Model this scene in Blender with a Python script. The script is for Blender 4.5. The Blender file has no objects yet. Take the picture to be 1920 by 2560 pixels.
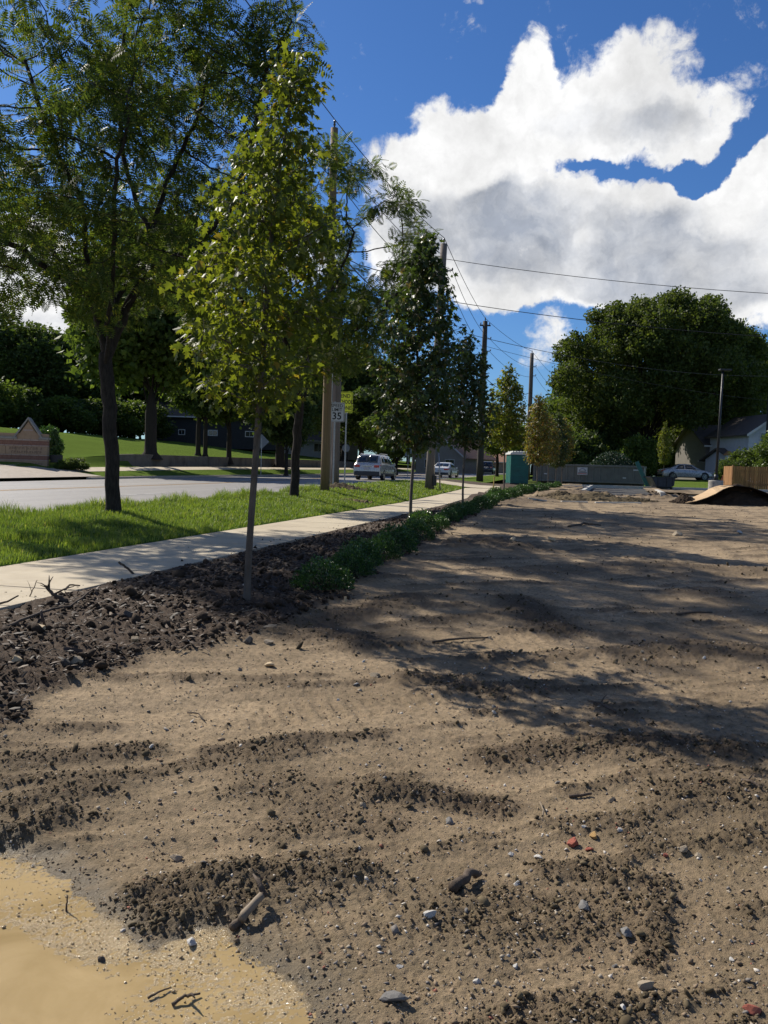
import bpy, math, random
import numpy as np
from mathutils import Vector, Matrix
R = math.radians
scene = bpy.context.scene
COL = scene.collection

# ------------------------------------------------------------------ camera
FPX = 2130.0                       # focal length in pixels of the 1920 x 2560 photograph
PITCH, ROLL, EYE = R(2.8), R(1.72), 1.6
fwd = Vector((0, math.cos(PITCH), -math.sin(PITCH)))
r0, u0 = Vector((1, 0, 0)), Vector((0, math.sin(PITCH), math.cos(PITCH)))
rgt = r0 * math.cos(ROLL) + u0 * math.sin(ROLL)
upv = u0 * math.cos(ROLL) - r0 * math.sin(ROLL)
cd = bpy.data.cameras.new('camera'); cam = bpy.data.objects.new('camera', cd); COL.objects.link(cam)
cd.sensor_fit = 'VERTICAL'; cd.sensor_height = 36.0; cd.lens = FPX / 2560 * 36
cd.clip_start = 0.05; cd.clip_end = 4000
cam.matrix_world = Matrix(((rgt.x, upv.x, -fwd.x, 0), (rgt.y, upv.y, -fwd.y, 0), (rgt.z, upv.z, -fwd.z, EYE), (0, 0, 0, 1)))
scene.camera = cam
CAM = Vector((0, 0, EYE))
def ray(px, py):
    return (fwd + rgt * ((px - 960) / FPX) - upv * ((py - 1280) / FPX))
def azel(px, py):
    v = ray(px, py).normalized()
    return math.atan2(v.x, v.y), math.asin(v.z)

# ------------------------------------------------------------------ light, world, exposure
SUN_AZ, SUN_EL = R(-47), R(40)      # azimuth from +Y (towards +X positive)
sund = Vector((math.sin(SUN_AZ) * math.cos(SUN_EL), math.cos(SUN_AZ) * math.cos(SUN_EL), math.sin(SUN_EL)))
ld = bpy.data.lights.new('sun', 'SUN'); lo = bpy.data.objects.new('sun', ld); COL.objects.link(lo)
ld.energy = 5.0; ld.angle = R(0.55); ld.color = (1.0, 0.93, 0.82)
lo.rotation_euler = (-sund).to_track_quat('-Z', 'Y').to_euler()
scene.view_settings.view_transform = 'Standard'; scene.view_settings.look = 'None'
scene.view_settings.gamma = 1.0; scene.view_settings.use_curve_mapping = False
scene.view_settings.exposure = 0.36
scene.render.engine = 'CYCLES'
scene.cycles.max_bounces = 6; scene.cycles.diffuse_bounces = 3; scene.cycles.glossy_bounces = 2
scene.cycles.transmission_bounces = 3; scene.cycles.transparent_max_bounces = 6
scene.cycles.sample_clamp_indirect = 6.0

world = bpy.data.worlds.new('World'); scene.world = world; world.use_nodes = True
W = world.node_tree; W.nodes.clear()
class NB:
    """tiny node builder"""
    def __init__(s, t): s.t = t
    def n(s, typ, **kw):
        x = s.t.nodes.new(typ)
        for k, v in kw.items(): setattr(x, k, v)
        return x
    def l(s, a, b): s.t.links.new(a, b)
    def put(s, sock, v):
        if v is None: return
        if hasattr(v, 'is_output') or isinstance(v, bpy.types.NodeSocket): s.l(v, sock)
        else: sock.default_value = v
    def m(s, op, a, b=None, c=None, clamp=False):
        x = s.n('ShaderNodeMath', operation=op, use_clamp=clamp)
        for i, v in enumerate((a, b, c)): s.put(x.inputs[i], v)
        return x.outputs[0]
    def vm(s, op, a, b=None, out=0):
        x = s.n('ShaderNodeVectorMath', operation=op); s.put(x.inputs[0], a); s.put(x.inputs[1], b)
        return x.outputs[out]
    def mr(s, v, a, b, c=0.0, d=1.0, smooth=False):
        x = s.n('ShaderNodeMapRange', clamp=True)
        if smooth: x.interpolation_type = 'SMOOTHSTEP'
        s.put(x.inputs[0], v)
        for i, q in enumerate((a, b, c, d)): s.put(x.inputs[i + 1], q)
        return x.outputs[0]
    def mix(s, f, a, b, blend='MIX'):
        x = s.n('ShaderNodeMix', data_type='RGBA', blend_type=blend)
        s.put(x.inputs[0], f); s.put(x.inputs[6], col4(a)); s.put(x.inputs[7], col4(b))
        return x.outputs[2]
    def noise(s, vec, scale, detail=4, rough=.55, dist=0.0, out=0, ntype=None):
        x = s.n('ShaderNodeTexNoise')
        s.put(x.inputs['Vector'], vec); x.inputs['Scale'].default_value = scale
        x.inputs['Detail'].default_value = detail; x.inputs['Roughness'].default_value = rough
        x.inputs['Distortion'].default_value = dist
        return x.outputs[out]
def col4(c):
    if isinstance(c, (tuple, list)) and len(c) == 3: return (*c, 1.0)
    return c

b = NB(W)
tc = b.n('ShaderNodeTexCoord')
sep = b.n('ShaderNodeSeparateXYZ'); b.l(tc.outputs['Generated'], sep.inputs[0])
az = b.m('ARCTAN2', sep.outputs[0], sep.outputs[1]); el = b.m('ARCSINE', sep.outputs[2])
comb = b.n('ShaderNodeCombineXYZ'); b.l(az, comb.inputs[0]); b.l(el, comb.inputs[1])
UV0 = comb.outputs[0]
# domain warp so that the outlines curl like cumulus
w1 = b.vm('SUBTRACT', b.noise(UV0, 7.0, 5, .6, out=1), (.5, .5, .5))
w2 = b.vm('SUBTRACT', b.noise(UV0, 26.0, 5, .62, out=1), (.5, .5, .5))
sc = b.n('ShaderNodeVectorMath', operation='SCALE'); b.l(w1, sc.inputs[0]); sc.inputs[3].default_value = .085
sc2 = b.n('ShaderNodeVectorMath', operation='SCALE'); b.l(w2, sc2.inputs[0]); sc2.inputs[3].default_value = .030
UV = b.vm('ADD', b.vm('ADD', UV0, sc.outputs[0]), sc2.outputs[0])
K = 1920 / 1659
def blobs(lst, uvs):
    tot = None
    for cx, cy, rx, ry, w in lst:
        a, e = azel(cx * K, cy * K)
        q = b.vm('SUBTRACT', uvs, (a, e, 0))
        q = b.vm('MULTIPLY', q, (FPX / (rx * K * 1.36), FPX / (ry * K * 1.36), 0))
        r2 = b.vm('DOT_PRODUCT', q, q, out=1)
        v = b.mr(r2, 0, 1, w, 0, smooth=True)
        tot = v if tot is None else b.m('ADD', tot, v)
    return tot
cloud_list = [(1165,120,44,58,.9),(1132,200,66,66,1),(955,262,62,50,1),(1040,250,60,50,.6),(1250,195,150,85,1),(1400,170,80,90,.9),(1060,290,120,40,.8),
 (1250,270,220,62,1),(1510,262,110,62,1),(1490,335,80,38,.8),(1640,165,60,26,.6),
 (880,355,90,50,1),(1000,365,140,60,1),(1120,410,150,85,1),(950,450,150,110,1.1),(1100,520,190,110,1.2),(1280,475,160,90,1.1),
 (1390,520,190,105,1.1),(1430,440,60,50,.7),(1640,430,90,70,1),(1560,560,180,110,1.1),(1730,480,190,170,1.2),(1310,610,300,50,1.1),
 (1550,650,220,60,1.1),(1130,610,150,50,.9),(1180,740,55,60,.7),(1035,610,70,60,.7),(880,560,90,90,1),(1000,8,35,12,.45),(1410,62,25,18,.35),
 (60,560,170,70,1),(110,690,170,60,1),(640,540,120,60,.8),(-150,600,200,200,1),(1000,900,260,40,.7),(1330,820,90,40,.5),(560,760,200,90,.8),(1275,336,55,12,-.75),(1370,356,58,13,-.75),(1450,378,36,18,-1.1),(1505,402,38,28,-1.5),(1600,312,44,38,-1.5),(1045,150,30,50,-.5),(1000,225,26,22,-.4),(1265,110,70,30,-.4),(1648,262,24,36,-.9),(1550,360,24,30,-.9)]
F = blobs(cloud_list, UV)
bgn = b.noise(UV0, 2.6, 6, .6)
amask = b.m('ABSOLUTE', az)
outside = b.mr(amask, .55, .85, 0, 1)                   # beyond the frame scattered cumulus go on all round
bgc = b.m('MULTIPLY', b.mr(bgn, .50, .62), outside)
detail = b.m('ADD', b.m('SUBTRACT', b.noise(UV0, 30.0, 8, .66, .6), .5), b.m('MULTIPLY', b.m('SUBTRACT', b.noise(UV0, 110.0, 5, .65), .5), .45))
detail2 = b.m('SUBTRACT', b.noise(UV0, 12.0, 5, .55), .5)
Fn = b.m('ADD', b.m('ADD', F, bgc), b.m('ADD', b.m('MULTIPLY', detail, 1.7), b.m('MULTIPLY', detail2, 1.3)))
alpha = b.mr(Fn, .24, 1.06, smooth=True)
grey_list = [(1160,440,120,60,1),(1000,470,210,62,.9),(1080,500,150,70,.7),(1370,500,90,60,.7),(1300,580,260,60,.9),(1450,490,90,60,.5),(1330,240,150,50,.22),(1560,640,240,45,.9),(1330,470,50,60,.5),(1440,560,120,50,.7),
 (1440,270,100,38,.45),(1240,255,90,30,.22),(900,560,60,50,.5),(1640,520,60,40,.4),(1650,330,70,20,.2),(60,600,120,40,.6),(120,720,150,40,.7)]
G = blobs(grey_list, UV)
Gn = b.m('ADD', b.m('ADD', G, b.m('MULTIPLY', detail2, .8)), b.m('MULTIPLY', detail, .35))
gfac = b.mr(Gn, .05, 1.15, smooth=True)
gfac = b.m('MULTIPLY', b.m('MULTIPLY', gfac, b.mr(Fn, .6, 1.5)), b.mr(b.noise(UV, 11.0, 6, .62), .34, .60, .45, 1.0))
ccol = b.mix(gfac, (1.0, 1.0, 1.0), (.40, .44, .52))
dimm = b.m('MULTIPLY', b.mr(b.noise(UV0, 8.0, 6, .6), .36, .62, .78, 1.0), b.mr(b.noise(UV, 28.0, 5, .6), .35, .6, .90, 1.03))
ccol = b.mix(1.0, ccol, dimm, 'MULTIPLY')
sky = b.n('ShaderNodeTexSky', sky_type='NISHITA', sun_disc=False)
sky.sun_elevation = SUN_EL; sky.sun_rotation = SUN_AZ; sky.air_density = 1.0; sky.dust_density = .35; sky.ozone_density = 2.2
SKY_STR = .055
hs = b.n('ShaderNodeHueSaturation'); hs.inputs['Saturation'].default_value = 1.1; hs.inputs['Hue'].default_value = .5; b.l(sky.outputs[0], hs.inputs['Color'])
CLOUD = .82 / SKY_STR
cl = b.mix(1.0, ccol, (CLOUD, CLOUD, CLOUD), 'MULTIPLY')
skyc = b.mix(1.0, hs.outputs[0], (.64, .97, 1.42), 'MULTIPLY')
bgcol = b.mix(alpha, skyc, cl)
bg = b.n('ShaderNodeBackground'); b.l(bgcol, bg.inputs[0]); bg.inputs[1].default_value = SKY_STR
wo = b.n('ShaderNodeOutputWorld'); b.l(bg.outputs[0], wo.inputs[0])
world.cycles.sampling_method = 'MANUAL'; world.cycles.sample_map_resolution = 512

# ------------------------------------------------------------------ mesh and tagging helpers
def tag(o, label=None, cat=None, group=None, kind=None):
    if label: o['label'] = label
    if cat: o['category'] = cat
    if group: o['group'] = group
    if kind: o['kind'] = kind
    return o
def link(name, me, mat=None, parent=None, smooth=False, label=None, kind=None):
    if mat is not None and len(me.materials) == 0: me.materials.append(mat)
    if smooth: me.polygons.foreach_set('use_smooth', np.ones(len(me.polygons), bool))
    o = bpy.data.objects.new(name, me); COL.objects.link(o)
    if parent is not None: o.parent = parent
    if label: o['label'] = label
    if kind: o['kind'] = kind
    return o
def thing(name, label, cat, loc=(0, 0, 0), rz=0, group=None):
    o = bpy.data.objects.new(name, None); COL.objects.link(o)
    o.location = loc; o.rotation_euler = (0, 0, rz); o.empty_display_size = .1
    return tag(o, label, cat, group)
def np_mesh(name, V, sizes, idx):
    me = bpy.data.meshes.new(name)
    V = np.asarray(V, np.float32); idx = np.asarray(idx, np.int32); sizes = np.asarray(sizes, np.int32)
    me.vertices.add(len(V)); me.vertices.foreach_set('co', V.ravel())
    me.loops.add(len(idx)); me.loops.foreach_set('vertex_index', idx)
    me.polygons.add(len(sizes))
    st = np.concatenate(([0], np.cumsum(sizes)[:-1])).astype(np.int32)
    me.polygons.foreach_set('loop_start', st)
    me.update(calc_edges=True)
    return me
class MB:
    def __init__(s): s.v = []; s.f = []
    def add(s, vs, fs):
        o = len(s.v); s.v += [tuple(v) for v in vs]; s.f += [tuple(i + o for i in f) for f in fs]; return s
    def box(s, x0, x1, y0, y1, z0, z1):
        return s.add([(x0,y0,z0),(x1,y0,z0),(x1,y1,z0),(x0,y1,z0),(x0,y0,z1),(x1,y0,z1),(x1,y1,z1),(x0,y1,z1)],
                     [(3,2,1,0),(4,5,6,7),(0,1,5,4),(1,2,6,5),(2,3,7,6),(3,0,4,7)])
    def prism(s, pts, axis_vec):
        n = len(pts); a = Vector(axis_vec)
        vs = [Vector(p) for p in pts] + [Vector(p) + a for p in pts]
        return s.add(vs, [tuple(range(n))[::-1], tuple(range(n, 2 * n))] + [(i, (i + 1) % n, n + (i + 1) % n, n + i) for i in range(n)])
    def tube(s, pts, rad, sides=8, cap=True):
        v, f = tube_arrays(np.array(pts, float), np.array(rad, float) if np.ndim(rad) else np.full(len(pts), float(rad)), sides)
        s.add(v, f)
        if cap:
            o = len(s.v) - len(v)
            s.f.append(tuple(range(o, o + sides))[::-1]); s.f.append(tuple(range(len(s.v) - sides, len(s.v))))
        return s
    def mesh(s, name):
        me = bpy.data.meshes.new(name); me.from_pydata(s.v, [], s.f); me.update(); return me
    def build(s, name, mat, parent=None, smooth=False, label=None, kind=None, bevel=0):
        o = link(name, s.mesh(name), mat, parent, smooth, label, kind)
        if bevel:
            m = o.modifiers.new('bevel', 'BEVEL'); m.width = bevel; m.segments = 2; m.limit_method = 'ANGLE'
        return o
def tube_arrays(P, rad, sides):
    n = len(P); T = np.gradient(P, axis=0); T /= np.maximum(np.linalg.norm(T, axis=1, keepdims=True), 1e-9)
    ref = np.array([1., 0, 0]) if abs(T[0][0]) < .8 else np.array([0, 1., 0])
    a = np.linspace(0, 2 * np.pi, sides, endpoint=False); out = []
    for i in range(n):
        A = ref - T[i] * ref.dot(T[i]); A /= max(np.linalg.norm(A), 1e-9); ref = A
        B = np.cross(T[i], A)
        out.append(P[i] + rad[i] * (np.cos(a)[:, None] * A + np.sin(a)[:, None] * B))
    V = np.concatenate(out)
    F = [(i * sides + k, i * sides + (k + 1) % sides, (i + 1) * sides + (k + 1) % sides, (i + 1) * sides + k) for i in range(n - 1) for k in range(sides)]
    return V, F

# numpy gradient noise
_rs = np.random.RandomState(7); _perm = np.tile(_rs.permutation(256), 3); _g = _rs.rand(256) * 2 * np.pi
_gx, _gy = np.cos(_g), np.sin(_g)
def perlin(x, y):
    xi = np.floor(x).astype(np.int64); yi = np.floor(y).astype(np.int64); xf = x - xi; yf = y - yi
    u = xf * xf * xf * (xf * (xf * 6 - 15) + 10); v = yf * yf * yf * (yf * (yf * 6 - 15) + 10)
    xi &= 255; yi &= 255
    def gr(a, c, dx, dy):
        h = _perm[_perm[a] + c]; return _gx[h] * dx + _gy[h] * dy
    n00 = gr(xi, yi, xf, yf); n10 = gr((xi + 1) & 255, yi, xf - 1, yf)
    n01 = gr(xi, (yi + 1) & 255, xf, yf - 1); n11 = gr((xi + 1) & 255, (yi + 1) & 255, xf - 1, yf - 1)
    return (n00 + u * (n10 - n00)) * (1 - v) + (n01 + u * (n11 - n01)) * v     # about -.7 .. .7
def fbm(x, y, oct=4, gain=.5):
    t = 0; a = 1.0
    for i in range(oct): t = t + a * perlin(x * 2 ** i + 17.3 * i, y * 2 ** i - 9.1 * i); a *= gain
    return t
def sstep(a, c, x):
    t = np.clip((x - a) / (c - a), 0, 1); return t * t * (3 - 2 * t)

# ------------------------------------------------------------------ terrain:  s along the footpath, d to its left
TA = math.atan(.2188)
SA, CA = math.sin(TA), math.cos(TA)
def sd(X, Y): return X * SA + Y * CA, Y * SA - X * CA
def xy(s, d): return s * SA - d * CA, s * CA + d * SA
# columns: d -> profile of h = drop below the eye along s
RIGHT = ([-20, 0, 2.5, 5, 8, 12, 16, 22, 28, 40, 52, 66, 75, 82, 120, 200, 600], [1.6, 1.6, 1.59, 1.47, 1.32, 1.2, 1.08, .95, .87, .75, .64, .55, .2, .05, 0, -.2, -2])
COLS = [(-200, RIGHT), (-1, RIGHT), (2.0, ([-20, 0, 3.2, 5, 8, 12, 16, 22, 28, 40, 52, 66, 75, 90, 600], [1.6, 1.6, 1.58, 1.44, 1.27, 1.18, 1.08, .97, .9, .8, .66, .58, .5, .4, -1.5])),
 (3.0, ([-20, 0, 3.2, 4.2, 5.2, 8, 16, 24, 34, 42, 52, 70, 90, 600], [1.6, 1.6, 1.56, 1.46, 1.38, 1.22, 1.13, 1.08, .98, .92, .80, .58, .45, -1.5])),
 (4.2, ([-20, 0, 30, 38, 45, 52, 58, 70, 90, 600], [1.19, 1.19, 1.17, 1.09, 1.0, .86, .78, .6, .45, -1.5])),
 (6.0, ([-20, 0, 30, 38, 45, 52, 58, 70, 90, 600], [1.19, 1.19, 1.16, 1.07, .97, .83, .74, .58, .45, -1.5])),
 (8.2, ([-20, 0, 20, 26, 31, 42, 63, 80, 110, 160, 600], [.97, .96, .96, .9, .76, .66, .5, .4, .15, -.1, -1.5])),
 (9.5, ([-20, 0, 20, 26, 31, 42, 63, 80, 110, 160, 600], [.98, .97, .96, .9, .78, .68, .53, .42, .15, -.1, -1.5])),
 (9.7, ([-20, 0, 20, 40, 58, 83, 120, 160, 600], [1.08, 1.08, 1.06, .86, .66, .50, .12, -.15, -1.5])),
 (16.5, ([-20, 0, 20, 40, 58, 83, 120, 160, 600], [1.0, 1.0, 1.0, .88, .68, .52, .12, -.15, -1.5])),
 (24.4, ([-20, 0, 33, 46, 80, 120, 160, 600], [1.0, 1.0, 1.0, .88, .66, .25, 0, -1.5])),
 (24.7, ([-20, 0, 33, 46, 80, 120, 160, 600], [.9, .9, .88, .75, .55, .15, -.1, -1.5])),
 (27.0, ([-20, 0, 33, 41, 53, 68, 95, 130, 600], [.75, .75, .72, .56, .35, .15, 0, -.3, -1.5])),
 (28.9, ([-20, 0, 33, 40, 44, 52, 95, 130, 600], [.6, .6, .58, .46, .25, .20, -.08, -.5, -1.6])),
 (29.2, ([-20, 0, 33, 40, 44.5, 52, 95, 130, 600], [.56, .56, .54, .42, -.05, -.48, -.84, -1.0, -2])),
 (34, ([-20, 0, 33, 40, 46, 52, 95, 130, 600], [.3, .3, .3, .2, -.5, -.9, -1.1, -1.3, -2.2])),
 (50, ([-20, 0, 33, 46, 600], [-1.2, -1.2, -1.4, -2.8, -3.2])), (200, ([-20, 600], [-2.9, -3.4]))]
_dn = np.array([c[0] for c in COLS], float)
def Z(s, d):
    s = np.asarray(s, float); d = np.asarray(d, float)
    tab = np.stack([np.interp(s, c[1][0], c[1][1]) for c in COLS], -1)
    i = np.clip(np.searchsorted(_dn, d, side='right') - 1, 0, len(_dn) - 2)
    t = np.clip((d - _dn[i]) / (_dn[i + 1] - _dn[i]), 0, 1)
    a = np.take_along_axis(tab, i[..., None], -1)[..., 0]; c = np.take_along_axis(tab, (i + 1)[..., None], -1)[..., 0]
    return EYE - (a + (c - a) * t)
def ZW(X, Y):
    s, d = sd(X, Y); return Z(s, d)
def zf(X, Y): return float(ZW(np.array([X]), np.array([Y]))[0])
def at(px, D, dz=0.0, f=None):
    """the ground point at picture column px and depth D"""
    z = zf(0, D) if D < 200 else 1.6; X = 0
    for _ in range(6):
        py = 1200
        # solve for X with the roll taken into account: (P-C).right / (P-C).fwd = (px-960)/F
        k = (px - 960) / FPX; dzc = z - EYE
        X = (k * (fwd.y * D + fwd.z * dzc) - rgt.y * D - rgt.z * dzc) / rgt.x
        z = (f or zf)(X, D)
    return Vector((X, D, z + dz))
def proj(P):
    q = Vector(P) - CAM; w = q.dot(fwd)
    return 960 + FPX * q.dot(rgt) / w, 1280 - FPX * q.dot(upv) / w
def plane_pt(px, py, z=0.0):
    v = ray(px, py); t = (z - EYE) / v.z; return (v.x * t, v.y * t)
def ground_pt(px, py):
    """where the sight line through a pixel meets the terrain"""
    v = ray(px, py); lo_, hi = 1.0, 400.0
    t = 1.0
    while t < 300:
        if EYE + v.z * t < zf(v.x * t, v.y * t): break
        t *= 1.03
    a_, c_ = t / 1.03, t
    for _ in range(12):
        m_ = (a_ + c_) / 2
        if EYE + v.z * m_ < zf(v.x * m_, v.y * m_): c_ = m_
        else: a_ = m_
    return v.x * c_, v.y * c_
# ------------------------------------------------------------------ materials
def newmat(name):
    m = bpy.data.materials.new(name); m.use_nodes = True; m.node_tree.nodes.clear(); return m, NB(m.node_tree)
def simple(name, c1, c2=None, scale=6, rough=.7, bump=0.0, bscale=40, metal=0.0, spec=.5, detail=5, stretch=None, coat=0.0, c3=None, c3scale=1.2, c3lo=.5, c3hi=.7):
    m, n = newmat(name)
    t = n.n('ShaderNodeTexCoord'); vec = t.outputs['Object']
    if stretch:
        mp = n.n('ShaderNodeMapping'); mp.inputs['Scale'].default_value = stretch; n.l(vec, mp.inputs[0]); vec = mp.outputs[0]
    p = n.n('ShaderNodeBsdfPrincipled'); o = n.n('ShaderNodeOutputMaterial'); n.l(p.outputs[0], o.inputs[0])
    if c2 is None: c2 = tuple(x * .8 for x in c1)
    f = n.mr(n.noise(vec, scale, detail, .6), .32, .68)
    c = n.mix(f, c1, c2)
    if c3: c = n.mix(n.mr(n.noise(vec, c3scale, 4, .6), c3lo, c3hi), c, c3)
    n.l(c, p.inputs['Base Color'])
    p.inputs['Metallic'].default_value = metal; p.inputs['Specular IOR Level'].default_value = spec
    n.l(n.mr(n.noise(vec, scale * 2.3, 4), .3, .7, max(rough - .1, .02), min(rough + .1, 1)), p.inputs['Roughness'])
    if coat: p.inputs['Coat Weight'].default_value = coat; p.inputs['Coat Roughness'].default_value = .05
    if bump:
        bn = n.n('ShaderNodeBump'); bn.inputs['Strength'].default_value = min(bump, 1); bn.inputs['Distance'].default_value = .01 * max(bump, 1)
        n.l(n.noise(vec, bscale, 5, .65), bn.inputs['Height']); n.l(bn.outputs[0], p.inputs['Normal'])
    return m
def leafmat(name, dark, light, third=None, trans=.45, tcol=None, rough=.45, tf=.12, vscale=.5, spec=.5):
    m, n = newmat(name)
    g = n.n('ShaderNodeNewGeometry'); rnd = g.outputs['Random Per Island']
    t = n.n('ShaderNodeTexCoord')
    c = n.mix(rnd, dark, light)
    c = n.mix(n.mr(n.noise(t.outputs['Object'], vscale, 3), .35, .65, 0, .55), c, dark)
    if third:
        r2 = n.m('FRACT', n.m('MULTIPLY', rnd, 17.37))
        c = n.mix(n.mr(r2, 1 - tf, 1 - tf + .02), c, third)
    p = n.n('ShaderNodeBsdfPrincipled'); n.l(c, p.inputs['Base Color']); p.inputs['Roughness'].default_value = rough
    p.inputs['Specular IOR Level'].default_value = spec
    tr = n.n('ShaderNodeBsdfTranslucent')
    tcx = n.mix(1.0, c, tcol or (1.7, 1.75, .8), 'MULTIPLY'); n.l(tcx, tr.inputs[0])
    mx = n.n('ShaderNodeMixShader'); mx.inputs[0].default_value = trans
    n.l(p.outputs[0], mx.inputs[1]); n.l(tr.outputs[0], mx.inputs[2])
    o = n.n('ShaderNodeOutputMaterial'); n.l(mx.outputs[0], o.inputs[0])
    return m
M = {}
M['concrete'] = simple('concrete_pale', (.50,.43,.31), (.43,.365,.265), 3.0, .85, .25, 90, c3=(.36,.30,.21), c3scale=.8, c3lo=.52, c3hi=.8, spec=.3)
M['kerb'] = simple('kerb_concrete', (.42,.37,.29), (.33,.29,.23), 4, .85, .4, 60)
M['newkerb'] = simple('new_kerb_concrete', (.52,.50,.45), (.42,.40,.35), 4, .8, .3, 60)
M['lot'] = simple('parking_asphalt', (.085,.083,.08), (.06,.06,.06), 5, .92, .4, 120, spec=.12)
M['subsoil'] = simple('subsoil', (.12,.085,.05), (.08,.055,.033), 3, .95, .4, 30)
M['steel'] = simple('galvanised_steel', (.42,.42,.41), (.30,.30,.30), 14, .4, 0, metal=.8)
M['black'] = simple('black_plastic', (.015,.015,.016), (.022,.022,.024), 10, .5)
M['darkglass'] = simple('dark_glass', (.012,.015,.018), (.018,.022,.026), 4, .08, spec=.8)
M['rubber'] = simple('tyre_rubber', (.014,.014,.014), (.024,.023,.022), 30, .8)
M['rim'] = simple('alloy_rim', (.45,.45,.46), (.35,.35,.36), 10, .3, metal=.9)
M['bark'] = simple('furrowed_bark', (.055,.043,.034), (.022,.017,.014), 9, .95, 1.6, 14, stretch=(3,3,.8), spec=.2)
M['bark_far'] = simple('dark_bark', (.045,.036,.028), (.03,.024,.02), 4, .95, .6, 8, stretch=(3,3,.8), spec=.2)
M['sapbark'] = simple('smooth_grey_bark', (.15,.12,.092), (.085,.068,.052), 14, .85, 1.2, 40, c3=(.05,.04,.032), c3scale=6, stretch=(1,1,.5))
M['newpole'] = simple('new_treated_pole', (.24,.165,.085), (.17,.115,.058), 5, .85, .5, 30, stretch=(6,6,.3))
M['oldpole'] = simple('weathered_pole', (.20,.165,.135), (.11,.09,.075), 5, .9, .8, 30, stretch=(8,8,.25))
M['darkpole'] = simple('creosoted_pole', (.035,.029,.024), (.055,.045,.036), 5, .85, .5, 30, stretch=(6,6,.3))
M['wire'] = simple('cable_black', (.018,.018,.018), (.03,.03,.03), 10, .6)
M['insul'] = simple('insulator_brown', (.06,.045,.04), (.09,.08,.075), 10, .35)

def soilmat(name):
    m, n = newmat(name)
    t = n.n('ShaderNodeTexCoord'); P = t.outputs['Object']
    def att(nm): a = n.n('ShaderNodeAttribute', attribute_name=nm); return a.outputs['Fac']
    mul, wet, clod = att('mulch'), att('wet'), att('clod')
    dry = n.mix(n.mr(n.noise(P, .9, 5, .6), .35, .65), (.385,.283,.172), (.220,.158,.092))
    dry = n.mix(n.mr(n.noise(P, 24, 6, .7), .42, .72), dry, (.13,.10,.056))
    # specks of light grit
    vo = n.n('ShaderNodeTexVoronoi'); vo.inputs['Scale'].default_value = 85; n.l(P, vo.inputs['Vector'])
    grit = n.m('MULTIPLY', n.mr(vo.outputs['Distance'], .12, .26, 1, 0), n.mr(n.noise(vo.outputs['Position'], 900, 0), .55, .62))
    dry = n.mix(n.m('MULTIPLY', grit, .5), dry, (.42,.35,.26))
    clodc = n.mix(n.noise(P, 40, 4, .6), (.120,.085,.05), (.07,.048,.029))
    c = n.mix(clod, dry, clodc)
    mc = n.mix(n.mr(n.noise(P, 60, 4, .7), .35, .65), (.032,.021,.013), (.095,.062,.038))
    c = n.mix(mul, c, mc)
    wetc = n.mix(n.noise(P, 3, 4), (.115,.088,.05), (.17,.128,.072))
    c = n.mix(n.mr(wet, 0, .5), c, wetc)
    mudc = n.mix(n.mr(n.noise(P, 9, 5, .7), .3, .7), (.46,.35,.20), (.36,.27,.145))
    c = n.mix(n.mr(wet, .62, .8), c, mudc)
    p = n.n('ShaderNodeBsdfPrincipled'); n.l(c, p.inputs['Base Color'])
    ro = n.mr(wet, .15, .8, .95, .13)
    n.l(ro, p.inputs['Roughness']); p.inputs['Specular IOR Level'].default_value = .35
    bn = n.n('ShaderNodeBump'); bn.inputs['Distance'].default_value = .010
    n.l(n.mr(wet, .6, .85, .95, .85), bn.inputs['Strength'])
    hh = n.m('ADD', n.noise(P, 110, 6, .7), n.m('MULTIPLY', grit, .8))
    n.l(hh, bn.inputs['Height']); n.l(bn.outputs[0], p.inputs['Normal'])
    o = n.n('ShaderNodeOutputMaterial'); n.l(p.outputs[0], o.inputs[0])
    return m
M['soil'] = soilmat('bare_soil')
M['clod'] = leafmat('dark_clod', (.05,.038,.023), (.185,.145,.085), None, trans=0, rough=.95, vscale=30, spec=.15)
M['blackclod'] = simple('black_topsoil_clod', (.060,.040,.025), (.030,.020,.013), 20, .95, .8, 60, spec=.2)
def stonemat():
    m, n = newmat('mixed_grit')
    g = n.n('ShaderNodeNewGeometry'); r = g.outputs['Random Per Island']
    cr = n.n('ShaderNodeValToRGB'); n.l(r, cr.inputs[0]); e = cr.color_ramp; e.interpolation = 'CONSTANT'
    e.elements[0].color = (.16,.115,.072,1); e.elements[1].position = .38; e.elements[1].color = (.25,.185,.12,1)
    for p_, c_ in ((.6,(.33,.28,.21,1)),(.8,(.19,.17,.15,1)),(.92,(.5,.46,.4,1)),(.985,(.30,.12,.08,1))):
        k = e.elements.new(p_); k.color = c_
    p = n.n('ShaderNodeBsdfPrincipled'); n.l(cr.outputs[0], p.inputs['Base Color']); p.inputs['Roughness'].default_value = .85
    p.inputs['Specular IOR Level'].default_value = .3
    o = n.n('ShaderNodeOutputMaterial'); n.l(p.outputs[0], o.inputs[0]); return m
M['grit'] = stonemat()
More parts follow.
